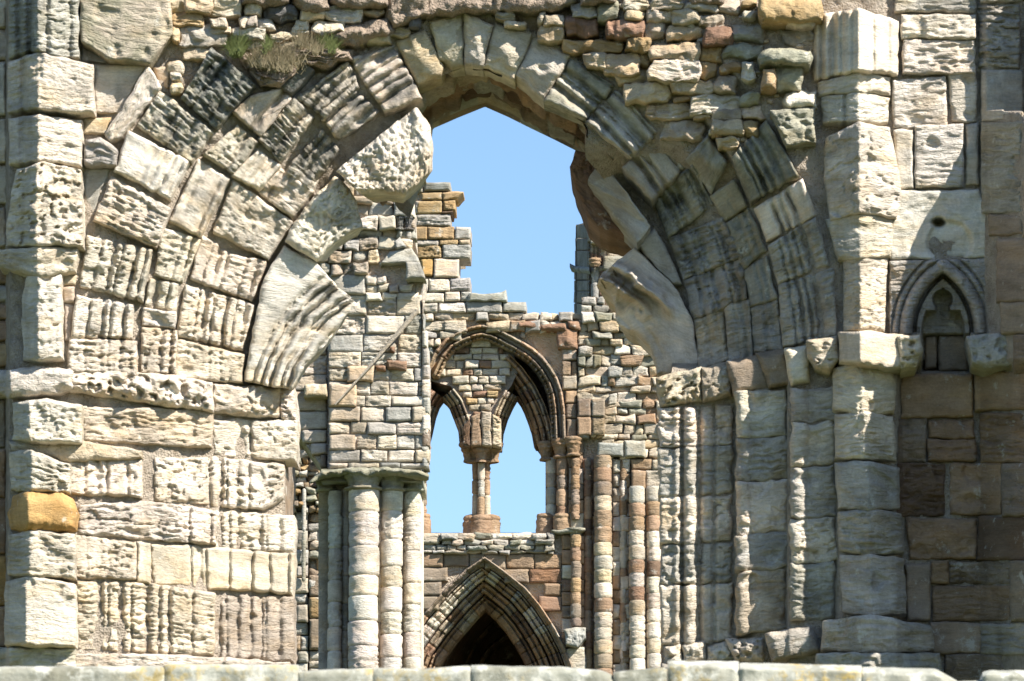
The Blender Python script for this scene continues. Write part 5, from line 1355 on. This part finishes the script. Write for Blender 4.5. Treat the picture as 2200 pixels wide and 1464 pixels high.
# doorway arch orders; darker palettes on the right halves paint in their shade
dL = [(836, 1560), (842, 1450), (868, 1378), (908, 1322), (958, 1264), (1000, 1224), (1041, 1196)]
dR = [(1041, 1196), (1086, 1228), (1129, 1263), (1162, 1302), (1192, 1348), (1214, 1390), (1230, 1432), (1240, 1560)]
orders = [('door_hood', [(-15, .12), (-13, .0), (-10, .02), (-6, -.12), (-2, -.16), (0, -.1), (1, .1)], 60, 'sbs', 'sbt', None),
          ('door_order', [(-42, .38), (-40, .2), (-35, .16), (-33, .28), (-29, .1), (-24, .06), (-22, .2), (-18, .02), (-16, .12)], 24, 'wWwgb', 'bwkgbw', 'outer doorway order with pale and green-white blocks'),
          ('door_order', [(-66, .62), (-64, .44), (-58, .4), (-56, .5), (-50, .32), (-46, .3), (-44, .42)], 30, 'bbsrt', 'bkbs', 'brown middle doorway order'),
          ('door_order', [(-94, .95), (-91, .74), (-79, .66), (-77, .76), (-71, .56), (-68, .66)], 32, 'btbrb', 'kbkb', 'innermost brown doorway order')]
for nm, pr, sg, pl, pr_, lab in orders:
    with B_(nm, east, label=lab) as b:
        sweep(b, dL, pr, YE, sg, pl, sgn=1)
        sweep(b, dR, pr, YE, sg, pr_, sgn=1)
# the dark passage behind the doorway
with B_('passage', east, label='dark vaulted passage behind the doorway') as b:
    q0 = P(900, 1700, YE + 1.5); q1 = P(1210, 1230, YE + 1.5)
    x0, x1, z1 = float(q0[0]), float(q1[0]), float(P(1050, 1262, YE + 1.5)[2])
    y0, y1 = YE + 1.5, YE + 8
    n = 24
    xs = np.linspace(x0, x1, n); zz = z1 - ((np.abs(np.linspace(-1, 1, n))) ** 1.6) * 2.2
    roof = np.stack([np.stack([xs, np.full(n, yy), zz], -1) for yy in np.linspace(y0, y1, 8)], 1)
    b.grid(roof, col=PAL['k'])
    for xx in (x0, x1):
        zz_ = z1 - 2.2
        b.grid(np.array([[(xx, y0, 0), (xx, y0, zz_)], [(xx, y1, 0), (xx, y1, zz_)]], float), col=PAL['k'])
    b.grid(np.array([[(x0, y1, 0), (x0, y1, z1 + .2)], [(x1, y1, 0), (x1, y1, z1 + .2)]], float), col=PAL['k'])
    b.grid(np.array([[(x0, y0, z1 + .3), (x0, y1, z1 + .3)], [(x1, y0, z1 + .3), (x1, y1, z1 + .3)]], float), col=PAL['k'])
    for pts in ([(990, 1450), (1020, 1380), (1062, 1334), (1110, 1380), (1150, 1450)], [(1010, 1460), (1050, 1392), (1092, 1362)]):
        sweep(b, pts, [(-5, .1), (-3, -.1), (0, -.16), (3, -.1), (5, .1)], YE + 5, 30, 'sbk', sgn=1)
with B_('wall_foot', east, MORTAR_FAR, smooth=False) as b:
    q0, q1 = P(780, 1700, YE), P(1520, 1700, YE)
    slab(b, float(q0[0]), float(P(925, 1700, YE)[0]), YE + .05, YE + 1.5, 0, float(q0[2]), PAL['p'])
    slab(b, float(P(1200, 1700, YE)[0]), float(q1[0]), YE + .05, YE + 1.5, 0, float(q0[2]), PAL['p'])
for th_, yy, xs in ((nave, YN, None), (aisle, YS, (540, 722))):
    if xs:
        with B_('wall_foot', th_, MORTAR_FAR, smooth=False) as b:
            slab(b, float(P(xs[0], 1690, yy)[0]), float(P(xs[1], 1690, yy)[0]), yy + .05, yy + 1.2, 0, float(P(600, 1690, yy)[2]), PAL['p'])

# ================================================================== FAR TURRET against the sky
YT = 56.0
tur = thing('turret', 'dark grey broken turret standing against the sky behind the gable wall', 'turret', root_at(1290, YT))
with B_('turret_core', tur, STONE_FAR) as b:
    slab_poly(b, [(1262, 480), (1278, 476), (1300, 486), (1420, 500), (1420, 760), (1262, 760)], YT + .1, YT + 2.2, col=PAL['p'])
    # left flank turned away from the sun, its shade also put into darker grey
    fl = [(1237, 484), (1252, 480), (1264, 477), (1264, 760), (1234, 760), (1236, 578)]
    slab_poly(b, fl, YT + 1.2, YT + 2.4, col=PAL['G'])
def flank(px, py): return YT + np.interp(px, [1234, 1264], [1.5, .1])
with B_('ashlar_facing', tur, label='shade-darkened ashlar flank with a moulded string course') as b:
    yy = 482
    for h in (30, 26, 40, 24, 24, 26, 30, 30, 30, 30):
        stone(b, box(1236 + (0 if yy < 560 else -3), yy + 1, 1267, yy + h - 1, 1), base=0, depf=None, tex='s', col='G', prot=0, rnd_px=2.5, res=2.4, stain=.5, wob=1) if False else None
        X0 = 1238 if yy < 500 else (1236 if yy < 545 else 1233)
        q = box(X0, yy + 1, 1268, yy + h - 1, .8)
        sb = Buf(); seed = rnd.randrange(100)
        X, Y, La, Lb = coons(q, [0, 1, 2, 3], 2.4)
        D = flank(X, Y) - .05 + .03 * fbm(X * .1, Y * .2, seed, 3)
        ed = np.minimum(np.minimum(X - X.min(), X.max() - X), np.minimum(Y - Y.min(), Y.max() - Y)); D = D + .05 * np.exp(-(ed / 1.2) ** 2)
        b.grid(P(X, Y, D), flip=True, col=pcol('G') * .8, par=(.45, .3, .8))  # grey darkened further to paint in the flank's shade
        yy += h
    sc_ = resample([(1224, 572), (1236, 578), (1266, 580)], 12)
    rows = [P(sc_[:, 0], sc_[:, 1] - 6, flank(sc_[:, 0], 0) - .02), P(sc_[:, 0], sc_[:, 1] - 3, flank(sc_[:, 0], 0) - .4), P(sc_[:, 0], sc_[:, 1] + 3, flank(sc_[:, 0], 0) - .4), P(sc_[:, 0] + 4, sc_[:, 1] + 12, flank(sc_[:, 0], 0) - .02)]
    b.grid(np.stack(rows, 1), flip=False, col=PAL['G'], par=(.5, .3, .8))
with B_('rubble_facing', tur) as b:
    masonry(b, [(1286, 486), (1420, 500), (1420, 760), (1286, 760)], YT, (12, 20), (18, 40), 'wrbwgtw', (.02, .2), 1.0, 1.0, 'rs', rubble=True, depth_j=.05, rr=3.5, res=2.8)
    stone(b, box(1262, 486, 1286, 520, 1), base=YT, tex='s', col='G', prot=.1, rnd_px=4, res=2.5, stain=.5); stone(b, box(1296, 552, 1340, 580, 1), base=YT - .1, tex='s', col='m', prot=.2, rnd_px=4, res=2.5)
with B_('wall_shaft', tur) as b:
    for xc in (1272, 1280, 1288): drum_shaft(b, xc, 4, YT - .25, 524, 560, [20], 'bsk', na=10)
    stone(b, box(1270, 516, 1318, 526, 1), base=YT - .2, tex='s', col='t', prot=.2, rnd_px=3, res=2.4)
    lathe(b, 1278, YT - .3, [(554, 4), (556, 12), (560, 14), (564, 11), (567, 13), (571, 10), (574, 8)], 'b', na=12)
    drum_shaft(b, 1280, 10, YT - .1, 572, 760, [40], 'Gkg', na=12)

# ================================================================== GRASS on the ledge
def tuft(name, cx, cy, w, h, n, mat, label, y0=None, lean=0.0, droop=False):
    b = Buf(); y = float(Dep(np.array(cx), np.array(cy))) - .10 if y0 is None else y0
    o = thing_mesh = None
    q = P(cx, cy, y); m = mpp(y)
    clumps = [(rnd.uniform(-.7, .7) * w * m, rnd.uniform(-.25, .25) * h * m) for _ in range(max(3, int(w / 7)))]
    for i in range(n):
        cl = rnd.choice(clumps); bx = q[0] + cl[0] + rnd.gauss(0, w * m * .16); by = y - .05 + rnd.uniform(-.08, .06); bz = q[2] + cl[1] + rnd.gauss(0, .012)
        L = h * m * rnd.uniform(.5, 1.15); a = rnd.gauss(lean, .8); fw = rnd.uniform(.1, .5)
        wd = rnd.uniform(.0022, .0045)
        pts = []
        for t in (0, .35, .7, 1):
            z = (t - .45 * t * t * (1.6 if droop else abs(a))) * (1 if not droop else (.5 if t < .5 else -.6))
            pts.append((bx + math.sin(a) * L * t ** 1.3, by - L * fw * t ** 1.5, bz + L * z))
        v = []
        for k, p in enumerate(pts):
            ww = wd * (1 - k / 3.2)
            v += [(p[0] - ww, p[1], p[2]), (p[0] + ww, p[1], p[2])]
        b.add(v, [(0, 1, 3, 2), (2, 3, 5, 4), (4, 5, 7, 6)], col=(.2, .3, .05))
    ob = b.build(name, mat)
    ob['label'] = label; ob['category'] = 'grass'; ob['group'] = 'grass tufts on the broken wall ledge'
    return ob
tuft('grass_tuft', 502, 126, 26, 46, 420, GREEN, 'green grass tuft just above the darkest diagonal voussoir', lean=.1)
tuft('grass_tuft', 576, 110, 16, 30, 160, GREEN, 'smallest green tuft between two pale rubble stones')
tuft('grass_tuft', 704, 116, 26, 40, 330, GREEN, 'bright green tuft at the right end of the ledge', lean=-.1)
tuft('grass_tuft', 660, 112, 34, 40, 330, STRAW, 'straw-coloured tuft beside the bright green tuft')
tuft('grass_tuft', 590, 150, 80, 52, 1100, STRAW, 'wide mat of dry brown grass on the soil above the arch stones', lean=-.1)
